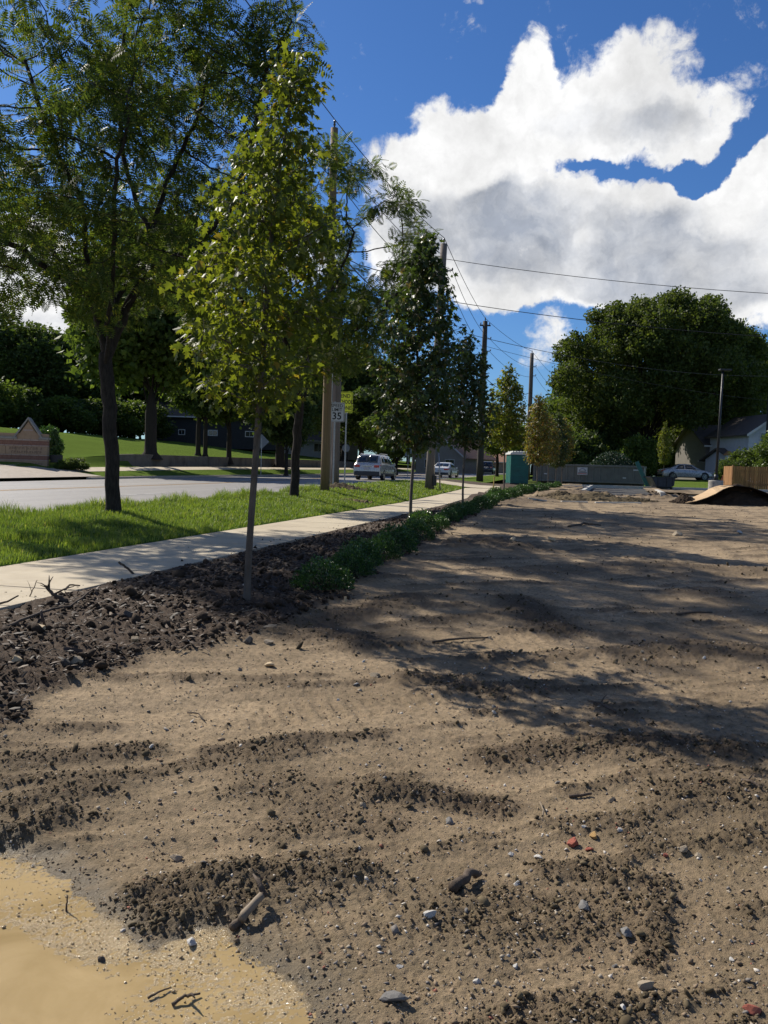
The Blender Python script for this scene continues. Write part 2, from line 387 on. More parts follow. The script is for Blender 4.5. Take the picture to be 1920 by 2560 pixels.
def chipmat():
    m, n = newmat('mulch_chips')
    g = n.n('ShaderNodeNewGeometry'); r = g.outputs['Random Per Island']
    cr = n.n('ShaderNodeValToRGB'); n.l(r, cr.inputs[0]); e = cr.color_ramp; e.interpolation = 'CONSTANT'
    e.elements[0].color = (.025,.016,.010,1); e.elements[1].position = .45; e.elements[1].color = (.058,.036,.022,1)
    for p_, c_ in ((.80,(.105,.068,.04,1)),(.95,(.15,.11,.07,1)),(.99,(.35,.28,.18,1))):
        k = e.elements.new(p_); k.color = c_
    p = n.n('ShaderNodeBsdfPrincipled'); n.l(cr.outputs[0], p.inputs['Base Color']); p.inputs['Roughness'].default_value = .7
    o = n.n('ShaderNodeOutputMaterial'); n.l(p.outputs[0], o.inputs[0]); return m
M['chips'] = chipmat()
def watermat():
    m, n = newmat('muddy_water'); t = n.n('ShaderNodeTexCoord'); P = t.outputs['Object']
    c = n.mix(n.mr(n.noise(P, 2.2, 5, .6, 1.0), .35, .65), (.42,.31,.16), (.30,.215,.10))
    p = n.n('ShaderNodeBsdfPrincipled'); n.l(c, p.inputs['Base Color']); p.inputs['Roughness'].default_value = .05; p.inputs['IOR'].default_value = 1.33; p.inputs['Specular IOR Level'].default_value = .6
    bn = n.n('ShaderNodeBump'); bn.inputs['Strength'].default_value = .35; bn.inputs['Distance'].default_value = .002
    n.l(n.noise(P, 45, 4, .6), bn.inputs['Height']); n.l(bn.outputs[0], p.inputs['Normal'])
    o = n.n('ShaderNodeOutputMaterial'); n.l(p.outputs[0], o.inputs[0]); return m
M['water'] = watermat()
def roadmat():
    m, n = newmat('worn_asphalt')
    t = n.n('ShaderNodeTexCoord'); P = t.outputs['Object']
    mp = n.n('ShaderNodeMapping'); mp.inputs['Rotation'].default_value = (0, 0, TA); n.l(P, mp.inputs[0])
    m2 = n.n('ShaderNodeMapping'); m2.inputs['Scale'].default_value = (1.2, .04, 1); n.l(mp.outputs[0], m2.inputs[0])
    c = n.mix(n.mr(n.noise(m2.outputs[0], 1.0, 5, .6), .35, .65), (.225,.21,.19), (.175,.163,.15))
    c = n.mix(n.mr(n.noise(P, 5, 6, .7), .5, .8), c, (.27,.25,.225))
    c = n.mix(n.mr(n.noise(P, .25, 5, .6, 1.5), .6, .64), c, (.145,.135,.125))
    p = n.n('ShaderNodeBsdfPrincipled'); n.l(c, p.inputs['Base Color']); p.inputs['Roughness'].default_value = .62; p.inputs['Specular IOR Level'].default_value = .5
    bn = n.n('ShaderNodeBump'); bn.inputs['Strength'].default_value = .4; bn.inputs['Distance'].default_value = .004
    n.l(n.noise(P, 150, 4), bn.inputs['Height']); n.l(bn.outputs[0], p.inputs['Normal'])
    o = n.n('ShaderNodeOutputMaterial'); n.l(p.outputs[0], o.inputs[0]); return m
M['road'] = roadmat()
M['paint_w'] = simple('worn_white_paint', (.55,.55,.53), (.28,.27,.26), 8, .7, c3=(.19,.18,.17), c3scale=3)
M['paint_y'] = simple('worn_yellow_paint', (.50,.27,.05), (.33,.19,.06), 8, .7, c3=(.19,.17,.14), c3scale=3)
def turfmat(name, a, c, e, gap=.35):
    m, n = newmat(name)
    t = n.n('ShaderNodeTexCoord'); P = t.outputs['Object']
    q = n.mix(n.mr(n.noise(P, .35, 5, .6), .35, .65), a, c)
    q = n.mix(n.mr(n.noise(P, 14, 6, .75), .45, .75, 0, .7), q, e)
    p = n.n('ShaderNodeBsdfPrincipled'); n.l(q, p.inputs['Base Color']); p.inputs['Roughness'].default_value = .9; p.inputs['Specular IOR Level'].default_value = .0
    bn = n.n('ShaderNodeBump'); bn.inputs['Strength'].default_value = .9; bn.inputs['Distance'].default_value = .05
    n.l(n.noise(P, 22, 6, .75), bn.inputs['Height']); n.l(bn.outputs[0], p.inputs['Normal'])
    o = n.n('ShaderNodeOutputMaterial'); n.l(p.outputs[0], o.inputs[0]); return m
M['turf'] = turfmat('verge_turf', (.055,.11,.022), (.045,.085,.018), (.03,.05,.014))
M['lawn'] = turfmat('mown_lawn', (.10,.155,.030), (.085,.130,.026), (.12,.14,.04))
M['blade'] = leafmat('grass_blades', (.085,.135,.024), (.20,.25,.05), (.30,.28,.10), trans=.45, tf=.05, rough=.5)
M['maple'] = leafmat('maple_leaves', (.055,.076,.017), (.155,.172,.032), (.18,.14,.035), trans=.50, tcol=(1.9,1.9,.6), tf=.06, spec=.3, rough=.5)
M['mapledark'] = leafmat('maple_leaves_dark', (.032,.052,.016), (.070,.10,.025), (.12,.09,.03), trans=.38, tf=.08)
M['mapleautumn'] = leafmat('maple_leaves_autumn', (.10,.115,.028), (.17,.15,.035), (.24,.13,.03), trans=.45, tf=.25)
M['locust'] = leafmat('locust_leaves', (.036,.060,.017), (.102,.130,.031), (.15,.15,.035), trans=.45, tcol=(1.7,1.75,.65), tf=.10, spec=.25, rough=.55)
M['dense'] = leafmat('dense_foliage', (.038,.062,.019), (.098,.130,.033), trans=.40, vscale=.25, spec=.25, rough=.6)
M['dense2'] = leafmat('bushy_foliage', (.050,.080,.020), (.130,.175,.038), trans=.42, vscale=.25, spec=.25, rough=.6)
M['bigtree'] = leafmat('oak_foliage', (.044,.066,.017), (.120,.145,.034), trans=.38, vscale=.2, spec=.25, rough=.6)
M['ever'] = leafmat('evergreen_foliage', (.018,.038,.016), (.034,.062,.024), trans=.12, vscale=.4)
M['box'] = leafmat('boxwood_leaves', (.022,.055,.015), (.055,.12,.028), (.11,.19,.05), trans=.28, tf=.15, rough=.3)
M['thuja'] = leafmat('thuja_foliage', (.06,.10,.02), (.13,.17,.035), trans=.3)

# ------------------------------------------------------------------ the setting
def sheet(name, s0, s1, d0, d1, ns, nd, mat, dz=0.0, kind='structure', parent=None, thick=0, sfun=None, snodes=None, dnodes=None):
    S = np.linspace(s0, s1, ns) if snodes is None else np.array(snodes, float)
    Dd = np.linspace(d0, d1, nd) if dnodes is None else np.array(dnodes, float)
    SS, DD = np.meshgrid(S, Dd, indexing='ij')
    X, Y = xy(SS, DD); Zz = Z(SS, DD) + dz
    if sfun is not None: Zz = Zz + sfun(X, Y, SS, DD)
    V = np.stack([X, Y, Zz], -1).reshape(-1, 3); ns, nd = len(S), len(Dd)
    i = np.arange(ns - 1)[:, None] * nd + np.arange(nd - 1)[None]
    F = np.stack([i, i + nd, i + nd + 1, i + 1], -1).reshape(-1, 4)[:, ::-1]
    me = np_mesh(name, V, np.full(len(F), 4), F.ravel())
    o = link(name, me, mat, parent, smooth=True)
    if kind: o['kind'] = kind
    return o
dn = sorted(set(list(_dn[1:-1]) + [-800, -200, -100, -60, -30, -12, -5, 0, 12, 20, 40, 60, 80, 120, 200, 400, 900]))
sheet('ground', 0, 0, 0, 0, 0, 0, turfmat('rough_ground', (.07,.11,.03), (.09,.10,.035), (.05,.07,.025)), dz=-.30, snodes=[-60,-30,-20,-10,0,5,10,15,20,25,30,35,40,45,50,55,60,65,70,75,80,90,100,120,140,160,200,300,450,700,1600], dnodes=dn)
def slot(*a): return sorted(a)
# road and its markings
sn = list(np.linspace(-20, 100, 61)) + list(np.linspace(104, 400, 40))
road = sheet('road', 0, 0, 0, 0, 0, 0, M['road'], snodes=sn, dnodes=[9.71,11.5,13,15,16.5,18,20,22,24.38])
def stripe(name, d0, w, s0, s1, mat):
    n_ = max(2, int((s1 - s0) / 2) + 1)
    return sheet(name, s0, s1, d0 - w / 2, d0 + w / 2, n_, 2, mat, dz=.006, kind=None, parent=road)
for k in range(24):
    stripe('lane_dash', 13.3, .12, -4 + k * 9.0, -.9 + k * 9.0, M['paint_w'])
    if k % 1 == 0: stripe('lane_dash', 20.8, .12, -2 + k * 9.0, 1.1 + k * 9.0, M['paint_w'])
stripe('centre_line', 17.15, .12, -20, 210, M['paint_y']); stripe('centre_line', 17.42, .12, -20, 210, M['paint_y'])
# kerbs
def kerb(name, d0, d1, s0, s1, mat, h=.005):
    S = np.arange(s0, s1 + .1, 3.0); mb = MB()
    for a_, c_ in zip(S[:-1], S[1:]):
        q = []
        for s_ in (a_ + .004, c_ - .004):
            for d_ in (d0, d1):
                x_, y_ = xy(s_, d_); zt = float(Z(np.array([s_]), np.array([(d0 if d0 > 20 else d1) if False else max(d0, d1) if d0 > 20 else min(d0, d1)]))[0]) + h
                q.append((x_, y_, zt))
        lo4 = [(p[0], p[1], p[2] - .32) for p in q]
        mb.add([*lo4, *q], [(0,1,3,2)[::-1], (4,5,7,6), (0,1,5,4), (1,3,7,5), (3,2,6,7), (2,0,4,6)])
    return mb.build(name, mat, kind='structure')
kerb('near_kerb', 9.50, 9.70, -10, 46, M['kerb'])
kerb('near_kerb', 9.50, 9.70, 60, 200, M['kerb'])
kerb('far_kerb', 24.39, 24.66, 40, 200, M['kerb'])
# verge, far verge, lawns
def rough(amp, sc_): return lambda X, Y, S, D_: amp * fbm(X * sc_, Y * sc_, 3)
verge = sheet('grass_verge', -10, 49, 5.99, 9.51, 180, 16, M['turf'], dz=.015, sfun=rough(.02, 1.1))
sheet('grass_verge', 60, 200, 5.99, 9.51, 60, 5, M['lawn'], dz=.015, sfun=rough(.02, .5))
sheet('far_verge', 41.5, 200, 24.65, 26.4, 110, 5, M['lawn'], dz=.02, sfun=rough(.02, .5))
sheet('far_footpath', 33, 150, 26.4, 27.9, 90, 3, M['concrete'], dz=.03)
sheet('far_lawn', 0, 0, 0, 0, 0, 0, M['lawn'], dz=.02, snodes=list(np.linspace(40.5, 130, 91)) + [140, 160, 200, 300, 500], dnodes=[29.45,30.5,32,34,37,40,45,50,60,80,110,150], sfun=rough(.06, .2))
sheet('far_lawn', 40.5, 52, 27.9, 29.45, 24, 5, M['lawn'], dz=.02)
sheet('entrance_drive', -20, 41.6, 24.67, 29.6, 60, 8, simple('drive_concrete', (.36,.30,.235), (.28,.235,.18), 2, .85, .3, 50), dz=.035)
sheet('entrance_drive', -20, 40.4, 29.6, 44, 30, 5, M['drive'] if 'drive' in M else bpy.data.materials['drive_concrete'], dz=.035)
sheet('cross_drive', 50.0, 55.0, 4.2, 9.6, 8, 8, M['concrete'], dz=.02)
sheet('side_lawn', 56, 76, -30, -2.5, 30, 30, M['lawn'], dz=.02, sfun=rough(.04, .6))
sheet('side_lawn', 76, 120, -50, -2.5, 30, 30, M['lawn'], dz=.02, sfun=rough(.04, .6))
sheet('access_road', 50.5, 54.5, -45, -4.5, 6, 50, M['lot'], dz=.03)
sheet('parking_lot', 34.5, 50.2, -45, -.4, 24, 50, M['lot'], dz=.03)
sheet('grass_verge', 49, 49.99, 5.99, 9.51, 3, 5, M['turf'], dz=.015)
# footpath: bedding with slabs laid on it
walk = sheet('footpath', 2, 50, 4.36, 5.96, 60, 3, M['subsoil'], dz=-.08)
rnd = random.Random(3)
S_ = 2.3
while S_ < 50:
    L = 1.52
    if S_ + L > 50: break
    mb = MB(); q = []
    for (s_, d_) in ((S_ + .014, 4.33), (S_ + L - .014, 4.33), (S_ + L - .014, 5.99), (S_ + .014, 5.99)):
        x_, y_ = xy(s_, d_); q.append((x_, y_, float(Z(np.array([s_]), np.array([5.2]))[0]) + .02 + rnd.uniform(-.002, .002)))
    mb.add([(a_, c_, e_ - .09) for a_, c_, e_ in q] + q, [(3,2,1,0), (4,5,6,7), (0,1,5,4), (1,2,6,5), (2,3,7,6), (3,0,4,7)])
    mb.build('footpath_slab', M['concrete'], walk, bevel=.006)
    S_ += L

# ------------------------------------------------------------------ bare soil
def K2(p): return [(x * K, y * K) for x, y in p]
pud = np.array([plane_pt(x, y, 0.0) for x, y in K2([(-60,1855),(0,1850),(60,1862),(130,1905),(215,1955),(262,2000),(290,2045),(330,2060),(400,2035),(470,2015),(520,2050),(580,2110),(640,2160),(690,2230),(760,2330),(-100,2330)])])
deep = np.array([plane_pt(x, y, 0.0) for x, y in K2([(-80,2015),(0,2025),(60,2070),(130,2105),(185,2120),(200,2180),(215,2230),(240,2330),(-100,2330)])])
def inpoly(X, Y, P):
    """signed distance-like value: positive inside"""
    ins = np.zeros(X.shape, bool); dist = np.full(X.shape, 1e9); n_ = len(P)
    for i in range(n_):
        x0, y0 = P[i]; x1, y1 = P[(i + 1) % n_]
        c = ((y0 > Y) != (y1 > Y)) & (X < (x1 - x0) * (Y - y0) / (y1 - y0 + 1e-12) + x0); ins ^= c
        L2 = (x1 - x0) ** 2 + (y1 - y0) ** 2
        t = np.clip(((X - x0) * (x1 - x0) + (Y - y0) * (y1 - y0)) / L2, 0, 1)
        dist = np.minimum(dist, np.hypot(X - x0 - t * (x1 - x0), Y - y0 - t * (y1 - y0)))
    return np.where(ins, dist, -dist)
RID = [ # (pixel polyline in the photograph, half width m, height m, clod strength)
 ([(515,1885),(740,1862),(950,1843)], .06, .025, .9), ([(940,1985),(1090,1990),(1240,2010)], .10, .05, 1.0),
 ([(1238,1890),(1480,1872),(1650,1860),(1816,1876)], .16, .055, 1.0), ([(1018,1698),(1120,1712),(1243,1739)], .14, .045, .9),
 ([(347,2250),(470,2222),(636,2207),(790,2200),(897,2190)], .10, .085, 1.0), ([(350,2300),(480,2290),(600,2260)], .09, .03, 1.0),
 ([(1360,2173),(1500,2190),(1643,2207)], .07, .03, .9), ([(1637,2216),(1650,2300),(1625,2400)], .06, .02, .8),
 ([(1150,1362),(1220,1355),(1290,1369)], .45, .12, .9), ([(757,1592),(830,1585),(905,1600)], .22, .05, 1.0),
 ([(775,1570),(900,1530),(1026,1500)], .22, .05, .9), ([(1290,1500),(1340,1540),(1396,1577)], .28, .07, 1.0),
 ([(46,1918),(200,1900),(370,1878)], .10, .035, .9), ([(46,2028),(150,2005),(260,1976)], .10, .04, .9), ([(-30,2100),(60,2090),(145,2057)], .09, .05, 1.0),
 ([(650,1960),(760,1990),(900,2010)], .2, .02, .5), ([(1600,1640),(1750,1620),(1950,1640)], .3, .05, .8), ([(1350,1430),(1600,1415),(1900,1430)], .4, .05, .6),
 ([(1700,2000),(1800,1990),(1950,2010)], .2, .05, .8), ([(700,2080),(850,2050),(960,2060)], .12, .03, .6), ([(1180,2290),(1400,2300),(1560,2270)], .2, .025, .6),
 ([(1400,1240),(1500,1238),(1560,1232),(1650,1246)], 1.0, .34, .75), ([(1250,1262),(1330,1250),(1410,1243)], .8, .14, .8), ([(1660,1256),(1800,1250),(1960,1252)], .9, .10, .5)]
RIDW = [(np.array([ground_pt(*p) for p in pl]), w, h, c) for pl, w, h, c in RID]
def ridges(X, Y):
    H = np.zeros(X.shape); C = np.zeros(X.shape)
    wob = np.clip(fbm(X * 3, Y * 3, 3), -.6, .8)
    for P, w, h, c in RIDW:
        dist = np.full(X.shape, 1e9)
        for i in range(len(P) - 1):
            x0, y0 = P[i]; x1, y1 = P[i + 1]; L2 = (x1 - x0) ** 2 + (y1 - y0) ** 2
            t = np.clip(((X - x0) * (x1 - x0) + (Y - y0) * (y1 - y0)) / L2, 0, 1)
            dist = np.minimum(dist, np.hypot(X - x0 - t * (x1 - x0), Y - y0 - t * (y1 - y0)))
        k = np.exp(-(dist / w) ** 2 * (1 + 1.2 * wob))
        H += h * k; C = np.maximum(C, c * np.clip(k * 1.3 + wob * .5 * (k > .15), 0, 1))
    return H, C
def soil_fields(X, Y):
    s, d = sd(X, Y)
    base = Z(s, d)
    n1 = fbm(X * .9, Y * .9, 4); n2 = fbm(X * 3.1 + 5, Y * 3.1, 3)
    mul = sstep(-.12, .14, d - (2.25 + .65 * sstep(7.5, 4.0, s)) + .32 * n1 + .18 * n2)
    H, C = ridges(X, Y)
    # worked-over patches of loose clods
    # track direction: streaks run gently away to the right
    a_ = R(18); u = X * math.cos(a_) + Y * math.sin(a_); v = -X * math.sin(a_) + Y * math.cos(a_)
    streak = fbm(u * .55, v * 3.6, 4)
    patch = sstep(.08, .42, streak + .35 * n2 + .15 * n1)
    C = np.maximum(C, patch * .75)
    pin = inpoly(X, Y, pud) + .10 * n2 + .05 * fbm(X * 9, Y * 9, 3)
    wetm = sstep(-.34, .22, pin + .15 * n1) * .62 + sstep(-.10, .06, pin + .06 * fbm(X * 22, Y * 22, 3)) * .32
    flat = sstep(-.16, .02, pin) * (s < 6)
    wetm = wetm * (s < 6)
    wetm = np.maximum(wetm, .20 * sstep(5.2, 3.0, Y) * np.clip(.75 + 1.2 * n1 + .5 * n2, 0, 1))
    C = C * (1 - sstep(-.05, .03, pin))
    band = np.exp(-((d - 3.2) / .75) ** 2)
    rough_ = np.clip(C + mul * .9, 0, 1.2)
    cell = np.abs(fbm(X * 13, Y * 13, 4, .6)); cell2 = np.abs(fbm(X * 34 + 3, Y * 34, 3, .6))
    fine = fbm(X * 60, Y * 60, 2)
    z = base + H * .62 * (.75 + .8 * n2) + .040 * n1 * (1 - flat) + .020 * streak * (1 - flat) + band * .05
    z = z + rough_ * (.026 * cell + .016 * cell2) + (1 - flat) * (.011 * cell2 + .005 * fine) 
    z = z * (1 - flat) + flat * (.35 * H + .0009 + .0045 * fine + .007 * (cell2 - .22) + .005 * n2)
    dp = inpoly(X, Y, deep) + .05 * n2 + .015 * fbm(X * 14, Y * 14, 3)
    z = z - .03 * sstep(-.08, .1, dp)
    # faint cleat prints of a tracked loader
    trk = np.zeros(X.shape)
    for v0, bend in ((1.55, .030), (2.75, .030), (4.9, .02), (6.1, .02)):
        vv = v - v0 - bend * (u - 1.0) ** 2; trk = np.maximum(trk, sstep(.19, .13, np.abs(vv)) * sstep(-.25, .15, n1 + .6 * n2))
    z = z + (1 - flat) * (1 - mul) * trk * (.010 * (np.sin(u * 2 * np.pi / .105) > .2) - .008)
    # keep just under the footpath's edge
    z = np.where(d > 4.2, np.minimum(z, base + .04 + .02 * n2), z)
    return z, mul, np.clip(wetm, 0, 1), np.clip(C, 0, 1) * (1 - mul)
NR, NC = 760, 580
c_ = np.linspace(1.35 ** -.4, 37.0 ** -.4, NR); Yr = c_ ** -2.5
Tc = np.linspace(-1, 1, NC)
YY, TT = np.meshgrid(Yr, Tc, indexing='ij'); XX = TT * (YY * .50 + .9)
Sg, Dg = sd(XX, YY)
zz, mul, wet, clod = soil_fields(XX, YY)
def zsoil(X, Y):
    if not (Yr[0] < Y < Yr[-1]): return float(soil_fields(np.array([X]), np.array([Y]))[0][0])
    fi = float(np.interp(Y, Yr, np.arange(NR))); t = X / (Y * .50 + .9)
    if abs(t) >= 1: return float(soil_fields(np.array([X]), np.array([Y]))[0][0])
    fj = (t + 1) / 2 * (NC - 1); i0, j0 = int(fi), int(fj); u, v = fi - i0, fj - j0
    return float((zz[i0, j0] * (1 - v) + zz[i0, j0 + 1] * v) * (1 - u) + (zz[i0 + 1, j0] * (1 - v) + zz[i0 + 1, j0 + 1] * v) * u)
V = np.stack([XX, YY, zz], -1).reshape(-1, 3)
i = np.arange(NR - 1)[:, None] * NC + np.arange(NC - 1)[None]
Fq = np.stack([i, i + 1, i + NC + 1, i + NC], -1).reshape(-1, 4)
keep = (Dg[:-1, :-1].reshape(-1) < 4.32) & (Sg[:-1, :-1].reshape(-1) < 36.5)
Fq = Fq[keep]; used = np.zeros(len(V), bool); used[Fq.ravel()] = True; remap = np.cumsum(used) - 1
me = np_mesh('bare_soil', V[used], np.full(len(Fq), 4), remap[Fq].ravel())
for nm, arr in (('mulch', mul), ('wet', wet), ('clod', clod)):
    at_ = me.attributes.new(nm, 'FLOAT', 'POINT'); at_.data.foreach_set('value', arr.reshape(-1)[used].astype(np.float32))
link('bare_soil', me, M['soil'], smooth=True, kind='structure')
# the soil goes on beyond and to the side of the detailed part, and as an island between the car park and the hedge
def soil_sheet(name, s0, s1, d0, d1, ns, nd, dz=0.0, h=.0):
    o = sheet(name, s0, s1, d0, d1, ns, nd, M['soil'], dz=dz, sfun=lambda X, Y, S, D_: .05 * fbm(X * 1.3, Y * 1.3, 4) + h * sstep(-.1, .5, fbm(X * .4, Y * .4, 3)))
    n_ = len(o.data.vertices)
    co = np.empty(n_ * 3); o.data.vertices.foreach_get('co', co); co = co.reshape(-1, 3)
    s_, d_ = sd(co[:, 0], co[:, 1])
    for nm, arr in (('mulch', sstep(-.2, .2, d_ - 1.6 + .4 * fbm(co[:, 0], co[:, 1], 3)) ), ('wet', np.zeros(n_)), ('clod', np.clip(fbm(co[:, 0] * .7, co[:, 1] * .7, 3) + .4, 0, 1))):
        a2 = o.data.attributes.new(nm, 'FLOAT', 'POINT'); a2.data.foreach_set('value', arr.astype(np.float32))
    return o
soil_sheet('soil_island', 36.4, 57, -.6, 4.34, 110, 30, dz=.03, h=.12)
soil_sheet('soil_island', 40.0, 46.0, -7.5, -3.6, 40, 30, dz=.10, h=.1)
soil_sheet('soil_margin', -8, 1.6, -6, 4.3, 20, 20, dz=-.02)
soil_sheet('soil_margin', 55.01, 60.5, -.6, 9.5, 14, 30, dz=.02)
# water standing in the corner
wl = .0012
cx_, cy_ = pud.mean(0); pts = [(cx_ + (x_ - cx_) * 1.04, cy_ + (y_ - cy_) * 1.04, wl) for x_, y_ in pud]
xs_, ys_ = np.meshgrid(np.linspace(pud[:, 0].min() - .1, pud[:, 0].max() + .1, 70), np.linspace(1.2, pud[:, 1].max() + .1, 70), indexing='ij')
V = np.stack([xs_, ys_, np.full(xs_.shape, wl)], -1).reshape(-1, 3); i = np.arange(69)[:, None] * 70 + np.arange(69)[None]
Fw = np.stack([i, i + 70, i + 71, i + 1], -1).reshape(-1, 4); ins_ = inpoly(V[:, 0], V[:, 1], pud) > -.12; Fw = Fw[ins_[Fw].all(1)]
link('puddle_water', np_mesh('puddle_water', V, np.full(len(Fw), 4), Fw.ravel()), M['water'], kind='structure')
# ------------------------------------------------------------------ trees
def colonize(rng, seed, seed_par, A, step, di, dk, iters, trop=(0, 0, .15), maxn=6000):
    N = [np.array(p, float) for p in seed]; par = list(seed_par); A = A.copy()
    def nearest(P, Q):
        d2 = ((P[:, None, :] - Q[None]) ** 2).sum(-1); j = d2.argmin(1); return np.sqrt(d2[np.arange(len(P)), j]), j
    nd, ni = nearest(A, np.array(N)); trop = np.array(trop)
    kids = {}
    for _ in range(iters):
        act = nd < di
        if not act.any(): break
        NN = np.array(N); idx = ni[act]; v = A[act] - NN[idx]; v /= np.maximum(np.linalg.norm(v, axis=1, keepdims=True), 1e-6)
        acc = np.zeros((len(N), 3)); np.add.at(acc, idx, v); grow = np.unique(idx); new = []; nb0 = len(N)
        for g in grow:
            q = acc[g]; q = q / (np.linalg.norm(q) + 1e-6) + trop + rng.normal(0, .14, 3); q /= np.linalg.norm(q)
            p = N[g] + q * step
            if kids.get(g, 0) >= 3: continue
            kids[g] = kids.get(g, 0) + 1
            new.append(p); N.append(p); par.append(int(g))
        if not new or len(N) > maxn: break
        d2, j = nearest(A, np.array(new)); up = d2 < nd; nd = np.where(up, d2, nd); ni = np.where(up, j + nb0, ni)
        k = nd > dk; A, nd, ni = A[k], nd[k], ni[k]
        if len(A) == 0: break
    return np.array(N), np.array(par)
def skeleton(N, par, tip, expo, rmax=None):
    n = len(N); r = np.zeros(n); ch = [[] for _ in range(n)]
    for i in range(n):
        if par[i] >= 0: ch[par[i]].append(i)
    order = sorted(range(n), key=lambda i: -i)
    depth = np.zeros(n)
    for i in range(n):
        if par[i] >= 0: depth[i] = depth[par[i]] + 1
    for i in sorted(range(n), key=lambda i: -depth[i]):
        r[i] = max(tip, sum(r[k] ** expo for k in ch[i]) ** (1 / expo)) if ch[i] else tip
    if rmax: r = tip + (r - tip) * (rmax - tip) / max(r.max() - tip, 1e-6)
    return r, ch
def limbs_mesh(name, N, par, r, ch, sides=6, minr=0.0, flare=None):
    Vs, Fs, off = [], [], 0
    starts = [(0, None)]
    while starts:
        i, p = starts.pop(); path = ([p] if p is not None else []) + [i]
        while ch[i]:
            k = max(ch[i], key=lambda q: r[q])
            for q in ch[i]:
                if q != k and r[q] >= minr: starts.append((q, i))
            i = k; path.append(i)
            if r[i] < minr: break
        if len(path) < 2: continue
        rad = r[path].copy()
        if p is not None: rad[0] = rad[1]
        elif flare: 
            h = N[path][:, 2]; rad = rad * (1 + flare * np.exp(-h / .22))
        sd_ = sides if rad[0] > .02 else 4
        if rad[0] > .10: sd_ = sides + 6
        v, f = tube_arrays(N[path], rad, sd_); Vs.append(v); Fs += [tuple(a + off for a in q) for q in f]; off += len(v)
    me = bpy.data.meshes.new(name); me.from_pydata(np.concatenate(Vs).tolist(), [], Fs); me.update()
    me.polygons.foreach_set('use_smooth', np.ones(len(me.polygons), bool)); return me
# leaf templates: (verts: right, along, normal), faces
MAPLE = (np.array([(0,0,0),(.16,.02,.01),(.50,.10,-.06),(.30,.30,0),(.58,.60,-.10),(.22,.55,.0),(.17,.74,0),(0,1.05,-.10),(-.17,.74,0),(-.22,.55,0),(-.58,.60,-.10),(-.30,.30,0),(-.50,.10,-.06),(-.16,.02,.01)]) + np.array([0,0,0]), [(0,1,2,3,4,5,6,7),(0,7,8,9,10,11,12,13)])
MAPLE[0][[0,7],2] += .10
LEAF = (np.array([(0,0,.04),(.36,.45,-.05),(0,1,.02),(-.36,.45,-.05)]), [(0,1,2),(0,2,3)])
def frond_template(pairs=7):
    v, f = [], []
    for k in range(pairs):
        y = .12 + .86 * k / pairs; w = .38 * math.sin(math.pi * (.25 + .70 * (k + .5) / pairs)) + .03; z = -.22 * y * y
        for s_ in (-1, 1):
            o = len(v); v += [(0, y, z), (s_ * w * .5, y + .005, z + .02), (s_ * w, y + .07, z - .03), (s_ * w * .5, y + .11, z)]
            f.append((o, o + 1, o + 2, o + 3))
    return np.array(v), f
FROND = frond_template()
def clump_template(rng, n=6, spread=.5, size=.42):
    v, f = [], []
    for k in range(n):
        c = rng.normal(0, spread, 3); q = LEAF[0] * size * rng.uniform(.7, 1.3)
        a = rng.normal(size=3); a /= np.linalg.norm(a); e = np.cross(a, rng.normal(size=3)); e /= np.linalg.norm(e); g = np.cross(a, e)
        w = q[:, :1] * a + q[:, 1:2] * e + q[:, 2:] * g + c
        o = len(v); v += w.tolist(); f += [tuple(i + o for i in t) for t in LEAF[1]]
    return np.array(v), f
def scatter(name, tpl, P, B, Nn, S):
    """copies of the template at P, pointing along B, facing about Nn, size S"""
    T, faces = tpl; k = len(T); n = len(P)
    B = B / np.maximum(np.linalg.norm(B, axis=1, keepdims=True), 1e-6)
    A = np.cross(B, Nn); A /= np.maximum(np.linalg.norm(A, axis=1, keepdims=True), 1e-6); C = np.cross(A, B)
    V = P[:, None] + S[:, None, None] * (T[None, :, 0:1] * A[:, None] + T[None, :, 1:2] * B[:, None] + T[None, :, 2:3] * C[:, None])
    sizes = np.array([len(f) for f in faces]); flat = np.concatenate([np.array(f) for f in faces])
    idx = (flat[None] + (np.arange(n) * k)[:, None]).ravel()
    return np_mesh(name, V.reshape(-1, 3), np.tile(sizes, n), idx)
def in_ball(rng, n): 
    v = rng.normal(size=(n, 3)); v /= np.linalg.norm(v, axis=1, keepdims=True); return v * rng.uniform(0, 1, (n, 1)) ** (1 / 3)
def leaves_on(rng, N, par, r, rmax, per, jit, droop, updir=.3):
    ids = np.where((r <= rmax) & (par >= 0))[0]; ids = np.repeat(ids, per)
    t = rng.uniform(0, 1, (len(ids), 1)); P = N[ids] * t + N[par[ids]] * (1 - t)
    dirb = N[ids] - N[par[ids]]; dirb /= np.maximum(np.linalg.norm(dirb, axis=1, keepdims=True), 1e-6)
    off = in_ball(rng, len(ids)) * jit; P = P + off
    B = dirb * .5 + off / max(jit, 1e-3) * .9 + np.array([0, 0, -droop]) + rng.normal(0, .25, (len(ids), 3))
    Nn = rng.normal(0, .55, (len(ids), 3)) + np.array([0, 0, updir + .3])
    return P, B, Nn
